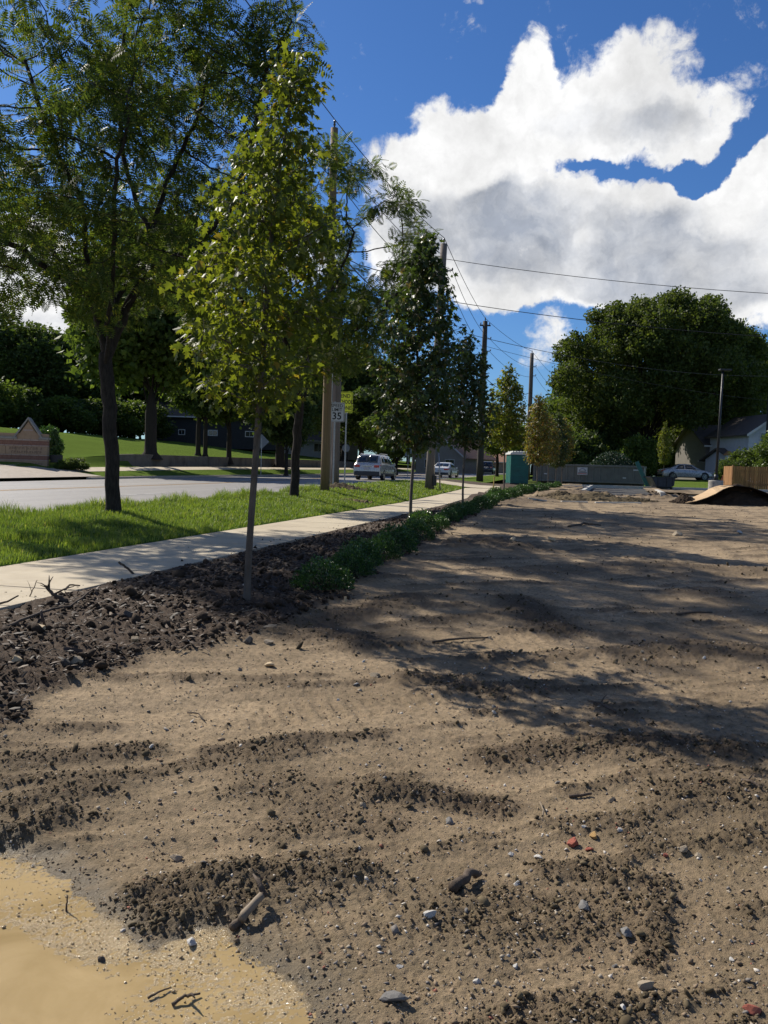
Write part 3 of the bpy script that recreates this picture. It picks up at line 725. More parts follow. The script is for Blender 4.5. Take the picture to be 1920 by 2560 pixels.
def sapling_meshes(seed, H, lean=(0, 0), z0=.30, R_=.85, dens=1.0, leafsize=.10, prof=None, per=7, jit=.14, rtrunk=.032):
    rng = np.random.RandomState(seed); prof = prof or ([0, .06, .25, .5, .72, .88, 1], [.45, .90, 1.0, .92, .70, .40, .10])
    n = int(560 * dens); t = rng.uniform(0, 1, n) ** .85; rr = R_ * np.interp(t, *prof) * rng.uniform(0, 1, n) ** .5; a = rng.uniform(0, 2 * np.pi, n)
    A = np.stack([rr * np.cos(a), rr * np.sin(a), H * (z0 + (1 - z0) * t)], 1); A[:, :2] += np.array(lean) * (A[:, 2:3] / H) ** 2.2
    zs = np.arange(0, H * .93, .11); seedp = [(lean[0] * (z / H) ** 2.2 + .02 * math.sin(z * 1.7 + seed), lean[1] * (z / H) ** 2.2 + .015 * math.sin(z * 2.3), z) for z in zs]
    N, par = colonize(rng, seedp, [-1] + list(range(len(seedp) - 1)), A, .11, .75, .12, 40, trop=(0, 0, .55))
    r, ch = skeleton(N, par, .0035, 2.35, rtrunk)
    wood = limbs_mesh('limbs', N, par, r, ch, 5, 0, flare=.25)
    ok = N[:, 2] > H * z0 * .97
    ids = np.where(ok)[0]; rm = r.copy(); rm[~ok] = 9
    P, B, Nn = leaves_on(rng, N, par, rm, .012, per, jit, .75)
    S = rng.uniform(.5, 1.25, len(P)) * leafsize
    return wood, scatter('leaves', MAPLE, P, B, Nn, S)
def place_tree(name, label, cat, pos, rz, wood, leaves, wmat, lmat, group=None, scale=1.0, crown='crown'):
    t = thing(name, label, cat, pos, rz, group); t.scale = (scale,) * 3 if np.ndim(scale) == 0 else scale
    for nm, me, mt in (('trunk', wood, wmat), (crown, leaves, lmat)):
        o = bpy.data.objects.new(nm, me); COL.objects.link(o); o.parent = t
        if not me.materials: me.materials.append(mt)
        if me.materials[0] != mt:
            o.material_slots[0].link = 'OBJECT'; o.material_slots[0].material = mt
    return t
def soilz(X, Y):
    s_, d_ = sd(X, Y)
    return zsoil(X, Y) if d_ < 4.2 and s_ < 36 and Y > 1.4 else zf(X, Y)
def atsoil(px, D, dz=0): return at(px, D, dz, f=soilz)

# the sapling row, nearest first
w1_, l1_ = sapling_meshes(11, 5.15, lean=(.36, .1), z0=.335, R_=.80, dens=.8, leafsize=.070, per=11, jit=.17, prof=([0, .06, .22, .5, .56, .68, .72, .86, 1], [.45, .85, .98, .84, .56, .60, .34, .36, .06]))
p = atsoil(622, 7.75, -.03)
place_tree('maple_sapling', 'tallest nearest young maple with yellow-green leaves and thin bare stem in mulch', 'tree', p, 0, w1_, l1_, M['sapbark'], M['maple'], 'young maples planted along the footpath')
w2_, l2_ = sapling_meshes(23, 5.6, lean=(.1, 0), z0=.27, R_=.92, dens=1.25, leafsize=.095, per=8)
w3_, l3_ = sapling_meshes(37, 5.0, z0=.36, R_=.84, dens=1.0, leafsize=.10, per=7)
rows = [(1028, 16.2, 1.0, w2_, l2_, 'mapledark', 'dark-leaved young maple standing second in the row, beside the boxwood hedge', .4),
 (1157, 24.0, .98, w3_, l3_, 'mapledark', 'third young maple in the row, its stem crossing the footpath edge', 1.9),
 (1259, 34.0, 1.04, w3_, l3_, 'maple', 'fourth young maple, light green, in front of the green portable toilet', 3.1),
 (1341, 43.0, .86, w2_, l2_, 'mapleautumn', 'young maple with orange-tinged leaves just right of the portable toilet', 4.0),
 (1369, 46.5, .80, w3_, l3_, 'mapleautumn', 'small reddening young maple in front of the left end of the dumpster', 5.0),
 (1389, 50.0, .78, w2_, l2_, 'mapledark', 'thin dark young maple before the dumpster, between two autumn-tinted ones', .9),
 (1404, 52.0, .84, w3_, l3_, 'mapleautumn', 'last young maple of the row, in front of the dumpster near its sign', 2.2)]
for px, D, sc_, w_, l_, mt, lab, rz in rows:
    place_tree('maple_sapling', lab, 'tree', atsoil(px, D, -.03), rz, w_, l_, M['sapbark'], M[mt], 'young maples planted along the footpath', sc_)
p = at(1657, 60)
place_tree('pear_sapling', 'small upright young tree with pale green crown before the silver sedan', 'tree', p, 1.0, w3_, l3_, M['sapbark'], M['maple'], None, (.62, .62, .90))

# honey locusts
def locust_meshes(seed, limbs, A, sides=8):
    rng = np.random.RandomState(seed)
    seedp, par = [], []
    def addline(pts, frm):
        last = frm
        for i in range(len(pts) - 1):
            a_, c_ = np.array(pts[i], float), np.array(pts[i + 1], float); L = np.linalg.norm(c_ - a_); k = max(1, int(L / .22))
            for j in range(1, k + 1):
                seedp.append(a_ + (c_ - a_) * j / k + rng.normal(0, .018, 3)); par.append(last); last = len(seedp) - 1
        return last
    trunk = limbs[0]; seedp.append(np.array(trunk[0], float)); par.append(-1); top = addline(trunk, 0)
    for lb in limbs[1:]:
        # root of the limb: nearest existing node
        q = np.array(lb[0], float); j = int(np.argmin([np.linalg.norm(q - p_) for p_ in seedp])); addline([seedp[j]] + list(lb[1:]), j)
    N, par = colonize(rng, seedp, par, A, .22, 1.6, .26, 46, trop=(0, 0, .12), maxn=5200)
    r, ch = skeleton(N, par, .006, 2.15, .132)
    wood = limbs_mesh('limbs', N, par, r, ch, 6, 0, flare=.22)
    return rng, N, par, r, wood
rng = np.random.RandomState(5)
n = 2600; u_ = in_ball(rng, n); u_ = u_ / np.linalg.norm(u_, axis=1, keepdims=True) * (rng.uniform(.25, 1, (n, 1)) ** .6)
A1 = u_ * np.array([4.0, 3.8, 3.6]) + np.array([-.7, .3, 6.6])
A1 = A1[fbm(A1[:, 0] * .55 + A1[:, 1] * .4, A1[:, 2] * .65 + A1[:, 1] * .2, 2) > -.07]
e1_ = in_ball(rng, 170) * np.array([1.2, 1.0, .9]) + np.array([2.6, -.5, 8.4]); A1 = np.concatenate([A1, e1_, in_ball(rng, 90) * np.array([1.0, .9, .9]) + np.array([1.2, 0, 9.9])])
low = A1[:, 2] > 3.4 + .30 * np.abs(A1[:, 0] - .2); A1 = A1[low | (A1[:, 0] < -2.2)]
limbs1 = [[(0,0,-.1),(-.02,0,1.0),(-.10,0,2.0),(-.20,0,2.95)],
 [(-.20,0,2.95),(-.5,.1,4.0),(-1.05,.3,4.6),(-1.7,.5,5.4)], [(-.20,0,2.95),(-.42,-.3,4.3),(-.45,-.5,5.5),(-.9,-.8,6.6),(-1.3,-1,7.8)],
 [(-.20,0,2.95),(.10,0,3.6),(.45,.05,4.5),(.55,.2,5.2),(.8,.4,6.3),(1.3,.7,7.7),(1.5,.8,8.7)], [(.45,.05,4.5),(1.5,-.2,5.0),(2.3,-.4,5.75),(2.6,-.5,7.1),(2.8,-.6,8.1),(3.2,-.6,8.8)],
 [(-.2,0,2.8),(.2,-.9,4.0),(.5,-1.8,5.2),(.9,-2.4,6.4)], [(-.2,0,2.9),(-.3,1,4.2),(.0,2.0,5.5),(.2,2.6,7.0)], [(-.5,.1,4.0),(-1.5,-.6,4.7),(-2.8,-1.0,5.4)], [(.55,.2,5.2),(.0,.3,6.6),(-.1,.2,8.2),(.1,.1,9.3)]]
rg, N_, par_, r_, wood1 = locust_meshes(5, limbs1, A1)
P_, B_, Nn_ = leaves_on(rg, N_, par_, r_, .011, 5, .19, .35, .5)
if len(P_) > 9200: 
    k_ = rg.permutation(len(P_))[:9200]; P_, B_, Nn_ = P_[k_], B_[k_], Nn_[k_]
lv1 = scatter('fronds', FROND, P_, B_, Nn_, rg.uniform(.22, .38, len(P_)))
print('locust fronds', len(P_), 'nodes', len(N_))
p = at(283, 16.0, -.02)
place_tree('honey_locust', 'large dark-trunked honey locust with feathery crown on the verge, trunk left of the footpath', 'tree', p, 0, wood1, lv1, M['bark'], M['locust'], 'honey locusts on the grass verge')
p = at(735, 26.0, -.02)
place_tree('honey_locust', 'second honey locust on the verge, behind the tall maple sapling and beside the poles', 'tree', p, 2.3, wood1, lv1, M['bark'], M['locust'], 'honey locusts on the grass verge', (1.0, 1.0, 1.02))

# background trees: lumpy crowns of leaf clumps on forked trunks
def lumpy(seed, H, Rr, zc0, nl, ncl, size, flat=1.0, trunk_r=.3, trunk_h=None, lobes=None, tpl_n=6, zmin=None, shape=None):
    rng = np.random.RandomState(seed)
    if lobes is None:
        lobes = []
        for k in range(nl):
            t = (k + .5) / nl; a_ = k * 2.4 + rng.uniform(-.4, .4); z = zc0 + (H - zc0) * (.12 + .80 * t)
            rad = Rr * (shape(t) if shape else math.sin(math.pi * (.18 + .70 * t)) ** .7); rr = rad * rng.uniform(.35, .72)
            lr = max(rad * rng.uniform(.38, .6), Rr * .22)
            lobes.append((rr * math.cos(a_), rr * math.sin(a_), z, lr))
    L = np.array(lobes); wts = L[:, 3] ** 2; wts /= wts.sum(); which = rng.choice(len(L), ncl, p=wts)
    v = rng.normal(size=(ncl, 3)); v /= np.linalg.norm(v, axis=1, keepdims=True)
    rad = L[which, 3] * (rng.uniform(.45, 1.12, ncl) ** .55); bump = 1 + .22 * fbm(v[:, 0] * 2.2 + which, v[:, 2] * 2.2 + v[:, 1] * 2, 2)
    P = L[which, :3] + v * (rad * bump)[:, None] * np.array([1, 1, .82 * flat])
    if zmin is not None: P = P[P[:, 2] > zmin + .6 * rng.normal(size=len(P))]; v = v[:len(P)]
    tpl = clump_template(rng, tpl_n, .5, .68)
    n_ = len(P); B = rng.normal(size=(n_, 3)); Nn = rng.normal(size=(n_, 3))
    leaves = scatter('leaf_clumps', tpl, P, B, Nn, rng.uniform(.6, 1.25, n_) * size)
    # trunk and limbs reaching into the lobes
    th = trunk_h or zc0 * 1.1; seedp = [(0, 0, z) for z in np.arange(-.2, th, .5)]
    N, par = [np.array(q, float) for q in seedp], [-1] + list(range(len(seedp) - 1)); top = len(seedp) - 1
    for lx, ly, lz, lr in lobes:
        q = np.array([lx, ly, lz]); a0 = N[max(1, top - rng.randint(0, 4))]; last = [i for i in range(len(N)) if np.allclose(N[i], a0)][0]
        k = max(3, int(np.linalg.norm(q - a0) / .8))
        for j in range(1, k + 1):
            f_ = j / k; N.append(a0 + (q - a0) * f_ + np.array([0, 0, .5 * math.sin(f_ * math.pi)]) + rng.normal(0, .08, 3)); par.append(last); last = len(N) - 1
    N, par = np.array(N), np.array(par); r, ch = skeleton(N, par, .04, 2.1, trunk_r)
    return limbs_mesh('limbs', N, par, r, ch, 7, 0, flare=.5), leaves
PR = {
 'tall': lumpy(101, 16, 5.0, 4.0, 16, 5200, .62, trunk_r=.38),
 'wide': lumpy(102, 13, 6.0, 3.0, 16, 5200, .62, trunk_r=.4),
 'round': lumpy(103, 8, 3.4, 1.8, 10, 2600, .45, trunk_r=.16),
 'slim': lumpy(104, 10, 2.4, 3.0, 9, 2200, .42, trunk_r=.17),
 'cone': lumpy(105, 13, 2.8, .9, 14, 4200, .42, trunk_r=.2, shape=lambda t: 1.05 - .92 * t),
 'low': lumpy(106, 3.0, 1.9, .3, 9, 1500, .26, trunk_r=.06, trunk_h=.6),
}
def bgtree(proto, px, D, H, W_, mt, name, label, group=None, rz=None, cat='tree', dz=-.05):
    base = {'tall': (16.3, 11), 'wide': (13.3, 12.5), 'round': (8.2, 7.2), 'slim': (10.2, 5.6), 'cone': (13.3, 5.8), 'low': (3.1, 4)}[proto]
    w, l = PR[proto]; p = at(px, D, dz)
    return place_tree(name, label, cat, p, rz if rz is not None else (px * .37 % 6.28), w, l, M['bark_far'], M[mt], group, (W_ / base[1], W_ / base[1], H / base[0]))
ORD = ['first','second','third','fourth','fifth','sixth','seventh','eighth','ninth','tenth','eleventh','twelfth','thirteenth','fourteenth','fifteenth','sixteenth']
# on the far lawn
bgtree('tall', 376, 61, 17.5, 12, 'dense2', 'shade_tree', 'tall shade tree with flared trunk at the end of the low retaining wall', rz=1.2)
bgtree('slim', 495, 72, 11, 6.5, 'dense', 'lawn_tree', 'slim dark tree on the lawn, left one of the close pair behind the wall')
bgtree('slim', 513, 72, 10, 6, 'dense', 'lawn_tree', 'slim dark tree on the lawn, right one of the close pair behind the wall', rz=2.)
bgtree('slim', 572, 74, 10.5, 7, 'dense', 'lawn_tree', 'single slim leaning tree on the lawn behind the wall, left of the sapling stem', rz=3.3)
bgtree('wide', 699, 84, 17, 14, 'dense', 'shade_tree', 'massive dark tree with flared trunk behind the diamond sign on the lawn', rz=4.)
bgtree('slim', 715, 72.5, 8, 5, 'dense', 'street_tree', 'thin street tree on the far verge in front of the retaining wall', rz=1)
bgtree('round', 990, 92, 7.2, 7.4, 'dense2', 'street_tree', 'round bright green street tree on the far verge behind the silver car', rz=1.5)
bgtree('slim', 900, 96, 10, 8, 'dense', 'street_tree', 'dark narrow tree standing directly behind the silver car roof', rz=.5)
bgtree('tall', 860, 120, 17, 14, 'dense', 'woodland_tree', 'tall dark tree behind the yellow school sign', rz=.9)
bgtree('tall', 955, 128, 16, 13, 'dense', 'woodland_tree', 'tall dark tree rising between the sign posts and the second young maple', rz=2.2)
# the belt of woodland beyond the lawn
WG = 'trees of the wood beyond the far lawn'
for k_, (px, D, H, W_, pr) in enumerate([(-70,100,15,13,'wide'),(10,104,12.5,12,'wide'),(75,98,13,11,'tall'),(150,112,12.5,11,'cone'),(195,108,14,9,'cone'),(250,116,15,13,'wide'),(330,120,17,14,'tall'),(415,118,18,14,'wide'),
      (480,135,19,15,'tall'),(560,140,20,15,'wide'),(640,142,19,14,'tall'),(715,138,20,15,'wide'),(790,140,20,14,'tall')]):
    bgtree(pr, px, D, H, W_, ('dense', 'dense2', 'dense')[k_ % 3], 'woodland_tree' if pr != 'cone' else 'conifer',
      '%s tree from the left in the dark wood closing off the far lawn' % ORD[k_] if pr != 'cone' else ('dark conical tree behind the brick entrance sign' if px == 150 else 'slightly taller conical tree right of the brick entrance sign'), WG if pr != 'cone' else None, rz=k_ * 1.3)
for k_, (px, D, H, W_) in enumerate([(40,88,4.5,7),(150,92,4,7),(230,97,4.2,8),(300,100,4.5,8),(350,104,4.5,8),(-30,84,5,7)]):
    bgtree('low', px, D, H, W_, 'dense2' if k_ % 2 else 'dense', 'understorey_shrub', '%s undergrowth shrub from the left along the wood edge above the lawn' % ORD[k_], 'shrubs along the wood edge', rz=k_, cat='shrub')
SG = 'distant street trees at the far end of the road'
for k_, (px, D, H, W_, pr, mt) in enumerate([(1040,150,10,10,'round','dense2'),(1085,165,11,11,'wide','dense'),(1140,170,8.5,9,'round','dense2'),(1180,180,10,10,'wide','dense'),(1215,160,8,7,'slim','dense2'),(1250,175,10,10,'wide','dense2'),
      (1290,165,9.5,9,'round','dense2'),(1330,150,9,9,'wide','dense'),(1375,140,10,9,'round','dense2'),(1020,190,13,12,'tall','dense'),(1120,215,13,12,'tall','dense'),(1230,220,12,14,'wide','dense'),(1310,215,12,14,'wide','dense')]):
    bgtree(pr, px, D, H, W_, mt, 'distant_tree', '%s of the distant green trees at the end of the road and its houses' % ORD[k_], SG, rz=k_ * .9)
for k_, (px, D, H, W_) in enumerate([(868,185,9,13),(905,200,10,14),(945,190,9,13),(985,205,10,14),(1062,200,10,14)]):
    bgtree('wide', px, D, H, W_, 'dense', 'distant_tree', '%s of the low distant trees seen between the silver car and the conduit pole' % ORD[k_], 'low distant trees beyond the road bend', rz=k_ * 1.7)
bgtree('slim', 1242, 92, 7.5, 6, 'dense2', 'street_tree', 'small tree on the verge just left of the portable toilet, beyond the road', rz=2)
# the great tree pair on the right
lob = []
rg = np.random.RandomState(9)
for (lx, lz, lr) in [(-9.0,13.5,2.2),(-9.8,10.2,2.2),(-8.3,7.0,2.3),(-7,12,3.0),(-6,8.6,3.2),(-5.5,15.2,2.4),(-3.5,13,3.2),(-3.5,17.2,2.2),(-1.5,10,3.6),(-1.5,15.5,3.0),(.5,18.2,1.9),(1,12.5,3.6),(3,15.5,2.8),(4.5,11,3.4),(4.5,17.5,1.9),(6.5,14.5,2.8),(7.5,10.5,2.8),(-6.3,5.2,2.0),(2,7.8,2.8),(-3.5,6.6,2.5),(8.2,7.6,2.2),(-8.6,4.2,1.7)]:
    lx, lz = lx * .90 + .9, lz * .93
    for yy in (-1.8, 1.6): lob.append((lx + rg.uniform(-.6, .6), yy * lr * .7 + rg.uniform(-.6, .6), lz + rg.uniform(-.5, .5), lr * rg.uniform(.68, 1.08)))
for k in range(26):
    a_ = rg.uniform(0, math.pi); lob.append((math.cos(a_) * rg.uniform(7.5, 9.6) + .6, rg.uniform(-2.5, 2), 9.5 + math.sin(a_) * rg.uniform(6.0, 8.3), rg.uniform(.7, 1.3)))
lob = [(x, y, z, r * .80) for x, y, z, r in lob]
wb, lb_ = lumpy(77, 19, 10, 4, 0, 24000, .40, lobes=lob, trunk_r=.62, trunk_h=4.5)
place_tree('oak_tree', 'huge dense oak with broad dark crown, trunk just right of the dumpster end', 'tree', at(1612, 84, -.1), 0, wb, lb_, M['bark_far'], M['bigtree'])
lob2 = [(lx * .62 + 1.0, ly, lz * .93 + .6, lr * .95) for lx, ly, lz, lr in lob[8:44] if lz > 7.6 or lx < 3]
wb2, lb2 = lumpy(78, 18, 8, 4, 0, 15000, .44, lobes=lob2, trunk_r=.55, trunk_h=5)
place_tree('oak_tree', 'broad oak joined to the huge one, its trunk rising behind the silver sedan', 'tree', at(1712, 93, -.1), .35, wb2, lb2, M['bark_far'], M['bigtree'])
wb3, lb3 = lumpy(79, 17, 6.5, 6.5, 15, 5200, .5, trunk_r=.45)
place_tree('shade_tree', 'loose airy tree at the edge of the picture behind the white house', 'tree', at(1870, 118, -.1), 2.2, wb3, lb3, M['bark_far'], M['bigtree'], None, (1.15, 1.15, 1.13))
bgtree('tall', 1500, 112, 14, 13, 'dense', 'woodland_tree', 'dark tree closing the gap under the left side of the oak crown', rz=1)
bgtree('wide', 1580, 118, 13, 14, 'dense', 'woodland_tree', 'dark spreading tree seen past the left of the oak trunk', rz=2)
bgtree('wide', 1660, 120, 12, 14, 'dense', 'woodland_tree', 'dark spreading tree seen between the two oak trunks', rz=3)
bgtree('tall', 1745, 122, 13, 13, 'dense', 'woodland_tree', 'dark tree behind the sedan between oak and grey house', rz=4)
bgtree('wide', 1430, 110, 11, 12, 'dense2', 'woodland_tree', 'green tree just left of the oak, above the dumpster sign', rz=5)
for px, D, H, W_, lab in [(1432,78,4.4,6,'bushy shrub behind the left half of the dumpster'),(1398,74,3.6,4,'leafy shrub between the portable toilet and the dumpster'),(1590,76,3.8,4,'loose tall shrub behind the right end of the dumpster'),
      (1690,94,3.2,6,'light green shrubs behind the silver sedan, left of the grey house'),(1640,94,4.5,6,'yellowish shrub left of the silver sedan under the oak'),(1822,66,2.0,2.6,'dark shrub between the lamp post and the wooden fence'),(1885,68,3.0,4.4,'dark bush growing against the white house'),(1475,84,6,8,'low leafy mass under the oak crown behind the dumpster'),(1838,70,2.2,2.2,'small dark shrub beside the bird house')]:
    bgtree('low', px, D, H, W_, 'dense2' if 'light' in lab or 'yellow' in lab or 'loose' in lab else 'dense', 'shrub', lab, cat='shrub')
# evergreen domes behind the dumpster, thuja at the right edge
def dome(seed, R0, H, n_, size):
    rng = np.random.RandomState(seed); v = rng.normal(size=(n_, 3)); v[:, 2] = np.abs(v[:, 2]); v /= np.linalg.norm(v, axis=1, keepdims=True)
    P = v * np.array([R0, R0, H]) * rng.uniform(.86, 1.03, (n_, 1)) * (1 + .05 * fbm(v[:, 0] * 4, v[:, 1] * 4, 2))[:, None]
    Nn = rng.normal(size=(n_, 3)); leaves = scatter('sprays', clump_template(rng, 4, .3, .5), P, v + rng.normal(0, .5, (n_, 3)), Nn, rng.uniform(.7, 1.2, n_) * size)
    m_ = MB(); 
    for k in range(4): m_.tube([(0, 0, -.05), (.1 * math.cos(k * 1.6), .1 * math.sin(k * 1.6), H * .4), (R0 * .4 * math.cos(k * 1.6), R0 * .4 * math.sin(k * 1.6), H * .8)], [.04, .03, .015], 5)
    return m_.mesh('stems'), leaves
dw, dl = dome(1, 1.0, 1.0, 2600, .13)
place_tree('clipped_evergreen', 'clipped dome-shaped evergreen rising behind the middle of the dumpster', 'shrub', at(1528, 66, -.05), 0, dw, dl, M['bark_far'], M['ever'], None, (1.9, 1.9, 2.4), 'foliage')
place_tree('clipped_evergreen', 'smaller rounded evergreen left of the clipped dome behind the dumpster', 'shrub', at(1503, 68, -.05), 1, dw, dl, M['bark_far'], M['ever'], None, (1.3, 1.3, 1.9), 'foliage')
tw, tl = lumpy(55, 4.2, 1.15, .3, 9, 2200, .17, trunk_r=.06, trunk_h=1.0, shape=lambda t: 1.1 - .6 * t)
place_tree('thuja_tree', 'yellow-green columnar evergreen at the picture edge above the wooden fence', 'tree', at(1936, 62, -.05), 0, tw, tl, M['bark_far'], M['thuja'], None, (1.35, 1.35, 1.25))

# hedge of small boxwoods
def boxwood(seed, n_=900):
    rng = np.random.RandomState(seed); v = rng.normal(size=(n_, 3)); v[:, 2] = np.abs(v[:, 2]) * .9; v /= np.linalg.norm(v, axis=1, keepdims=True)
    lump = 1 + .30 * fbm(v[:, 0] * 2.4 + seed, v[:, 1] * 2.4 + v[:, 2], 3)
    P = v * np.array([.40, .40, .44]) * lump[:, None] * rng.uniform(.55, 1.05, (n_, 1)) ** .5; P[:, 2] += .04
    out = scatter('leaves', LEAF, P, v + rng.normal(0, .6, (n_, 3)) + np.array([0, 0, .4]), rng.normal(size=(n_, 3)) + v, rng.uniform(.7, 1.3, n_) * .034)
    m_ = MB()
    for k in range(7):
        a_ = k * .9; m_.tube([(0, 0, -.05), (.10 * math.cos(a_), .10 * math.sin(a_), .16), (.26 * math.cos(a_), .26 * math.sin(a_), .34)], [.012, .008, .004], 4)
    return m_.mesh('stems'), out
BX = [boxwood(k, 3600) for k in (1, 2, 3)]
rndb = random.Random(12)
def ordn(k):
    T_ = {2: 'twenty', 3: 'thirty', 4: 'forty'}; q, r_ = divmod(k, 10)
    O_ = ORD + ['seventeenth', 'eighteenth', 'nineteenth']
    return O_[k - 1] if k < 20 else (T_[q] + '-' + O_[r_ - 1] if r_ else T_[q][:-1] + 'ieth')
special = {0: 'boxwood at the near end of the hedge, dark green, growing in shade', 1: 'second boxwood from the near end of the hedge, slightly taller', 2: 'third boxwood from the near end of the hedge'}
hs_ = [8.25, 9.2, 10.1, 11.0, 11.9, 12.8, 13.7, 15.3, 16.2, 17.1, 18.0, 18.9, 19.7, 20.5, 21.4] + [23.2 + .85 * k for k in range(22)] + [42.0 + .9 * k for k in range(8)]
for k, s_ in enumerate(hs_):
    dd = float(np.interp(s_, [8, 14, 20, 30, 36, 42, 50], [2.42, 2.55, 2.55, 2.3, 2.0, 1.45, .5])) + rndb.uniform(-.08, .08)
    X_, Y_ = xy(s_, dd); w_, l_ = BX[k % 3]; sc_ = rndb.uniform(.5, .82) * (1.0 if s_ < 22 else 1.08)
    lab = special.get(k) or ('%s boxwood from the near end, in the sunlit stretch by the second maple' % ordn(k + 1) if 15 < s_ < 21.5 else '%s boxwood from the near end, in the dark shaded stretch of hedge' % ordn(k + 1) if s_ < 15 else '%s boxwood from the near end, in the far stretch of the low hedge' % ordn(k + 1))
    place_tree('boxwood_shrub', lab, 'shrub', (X_, Y_, (soilz(X_, Y_) if s_ < 36 else zf(X_, Y_)) - .02), rndb.uniform(0, 6), w_, l_, M['bark_far'], M['box'], 'boxwoods planted as a low hedge', (sc_, sc_, sc_ * rndb.uniform(.85, 1.1)), 'foliage')

# ------------------------------------------------------------------ grass blades on the verge
def blades(name, n_, s0, s1, d0, d1, h0, h1, w, seed, edge=None, par=None, kind='stuff'):
    rng = np.random.RandomState(seed); s = rng.uniform(s0, s1, n_); d = rng.uniform(d0, d1, n_)
    X, Y = xy(s, d); tuft = fbm(X * 1.7, Y * 1.7, 3)
    keep = rng.uniform(0, 1, n_) < np.clip(.75 + .8 * tuft, .25, 1); X, Y, s, d, tuft = X[keep], Y[keep], s[keep], d[keep], tuft[keep]; n_ = len(X)
    z = Z(s, d) + .015 + .02 * fbm(X * 1.1, Y * 1.1, 3)
    h = rng.uniform(h0, h1, n_) * (1 + .9 * np.clip(tuft, -.5, .8))
    if edge is not None: h = h * (1 + edge[2] * np.exp(-((d - edge[0]) / edge[1]) ** 2) * np.clip(.6 + 1.5 * fbm(X * .6 + 9, Y * .6, 2), .05, 1.6))
    a = rng.uniform(0, 2 * np.pi, n_); lean = rng.uniform(.1, .8, n_) * h
    dx, dy = np.cos(a), np.sin(a); wx, wy = -dy, dx; wd = w * rng.uniform(.7, 1.3, n_)
    base = np.stack([X, Y, z], 1); W3 = np.stack([wx * wd, wy * wd, 0 * wd], 1)
    mid = base + np.stack([dx * lean * .35, dy * lean * .35, h * .6], 1); tip = base + np.stack([dx * lean, dy * lean, h], 1)
    V = np.stack([base - W3, base + W3, mid + W3 * .8, mid - W3 * .8, tip], 1).reshape(-1, 3)
    i = np.arange(n_) * 5; idx = np.stack([i, i + 1, i + 2, i + 3, i + 3, i + 2, i + 4], 1).ravel()
    return link(name, np_mesh(name, V, np.tile([4, 3], n_), idx), M['blade'], par, kind=kind)
g1 = blades('verge_grass', 80000, 3.5, 15, 6.0, 9.5, .035, .085, .0035, 1, (9.3, .35, 2.2))
g2 = blades('verge_grass', 62000, 15, 30, 6.0, 9.5, .035, .085, .006, 2, (9.3, .4, 2.4))
g3 = blades('verge_grass', 34000, 30, 49, 6.0, 9.5, .035, .095, .011, 3, (9.3, .4, 1.0))
for g_ in (g1, g2, g3): tag(g_, 'uneven green grass with taller tufts on the verge between footpath and road', 'grass')
# ------------------------------------------------------------------ poles, wires
def pole(px, D, top, r0_, r1_, mat, label, name='utility_pole', lean=(0, 0), extras=None, f=None):
    p = at(px, D, -.05); t = thing(name, label, 'utility pole', p)
    zs = np.linspace(0, top, 9)
    MB().tube([(lean[0] * z / top, lean[1] * z / top, z) for z in zs], [r0_ + (r1_ - r0_) * z / top for z in zs], 14).build('shaft', mat, t, True)
    if extras: extras(t, top, lean)
    return t, p
def insul(t, x, y, z, r=.05, h=.16):
    MB().tube([(x, y, z), (x, y, z + h * .3), (x, y, z + h * .35), (x, y, z + h * .6), (x, y, z + h * .65), (x, y, z + h)], [r * .5, r * .5, r, r * .55, r * .9, r * .3], 8).build('insulator', M['insul'], t, True)
def ex_top(t, top, lean):
    insul(t, lean[0], lean[1], top, .05, .3)
    for z, s_ in ((top - 1.3, 1), (top - 2.2, 1)):
        MB().tube([(lean[0], lean[1], z), (lean[0] + .42 * s_, lean[1], z + .04)], .03, 6).build('bracket', M['steel'], t)
        insul(t, lean[0] + .45 * s_, lean[1], z + .02)
tan, ptan = pole(812, 30, 12.6, .165, .125, M['newpole'], 'new tan wooden pole standing directly left of the weathered grey pole', lean=(.0, 0), extras=ex_top)
def ex_grey(t, top, lean):
    MB().tube([(-.19, -.02, 0), (-.185, -.02, 4), (-.17, 0, 7)], .022, 6).build('ground_wire_guard', M['steel'], t)
grey, pgrey = pole(836, 34.5, 8.6, .18, .15, M['oldpole'], 'weathered grey wooden pole right behind the new tan pole, beside the signs', extras=ex_grey)
def ex3(t, top, lean):
    ex_top(t, top, lean)
    MB().tube([(.21, -.05, 0), (.21, -.05, 2.6), (.19, 0, 5.5)], .05, 8).build('conduit', M['steel'], t, True)
    MB().tube([(1.9, -.4, -.2), (1.2, -.25, 4.2)][::-1] if False else [(.55, -.1, -.2), (.30, -.05, 3.4), (.1, 0, 8.8)], .012, 5).build('guy_wire', M['wire'], t)
    MB().tube([(.56, -.1, 0), (.42, -.08, 1.9)], .035, 8).build('guy_guard', M['steel'], t, True)
    MB().box(.16, .36, -.20, .02, .25, .75).build('junction_box', M['black'], t, bevel=.01)
p3, pp3 = pole(1072, 42, 12.0, .21, .16, M['oldpole'], 'weathered pole with conduit beside it, behind the second young maple', lean=(.35, 0), extras=ex3)
def ex4(t, top, lean):
    ex_top(t, top, lean)
    for s_ in (-1, 1): insul(t, lean[0] + s_ * .32, 0, top - .25)
    MB().box(lean[0] - .4, lean[0] + .4, -.06, .06, top - .36, top - .26).build('crossarm', M['darkpole'], t)
    MB().box(-.2, .2, -.24, -.19, 3.9, 4.5).build('number_plate', M['steel'], t)
p4, pp4 = pole(1199, 63, 11.8, .26, .17, M['darkpole'], 'dark creosoted pole left of the portable toilet, ringed with grass', extras=ex4)
p5, pp5 = pole(1318, 84, 12.4, .26, .18, M['oldpole'], 'brownish pole rising right of the portable toilet', extras=ex_top)
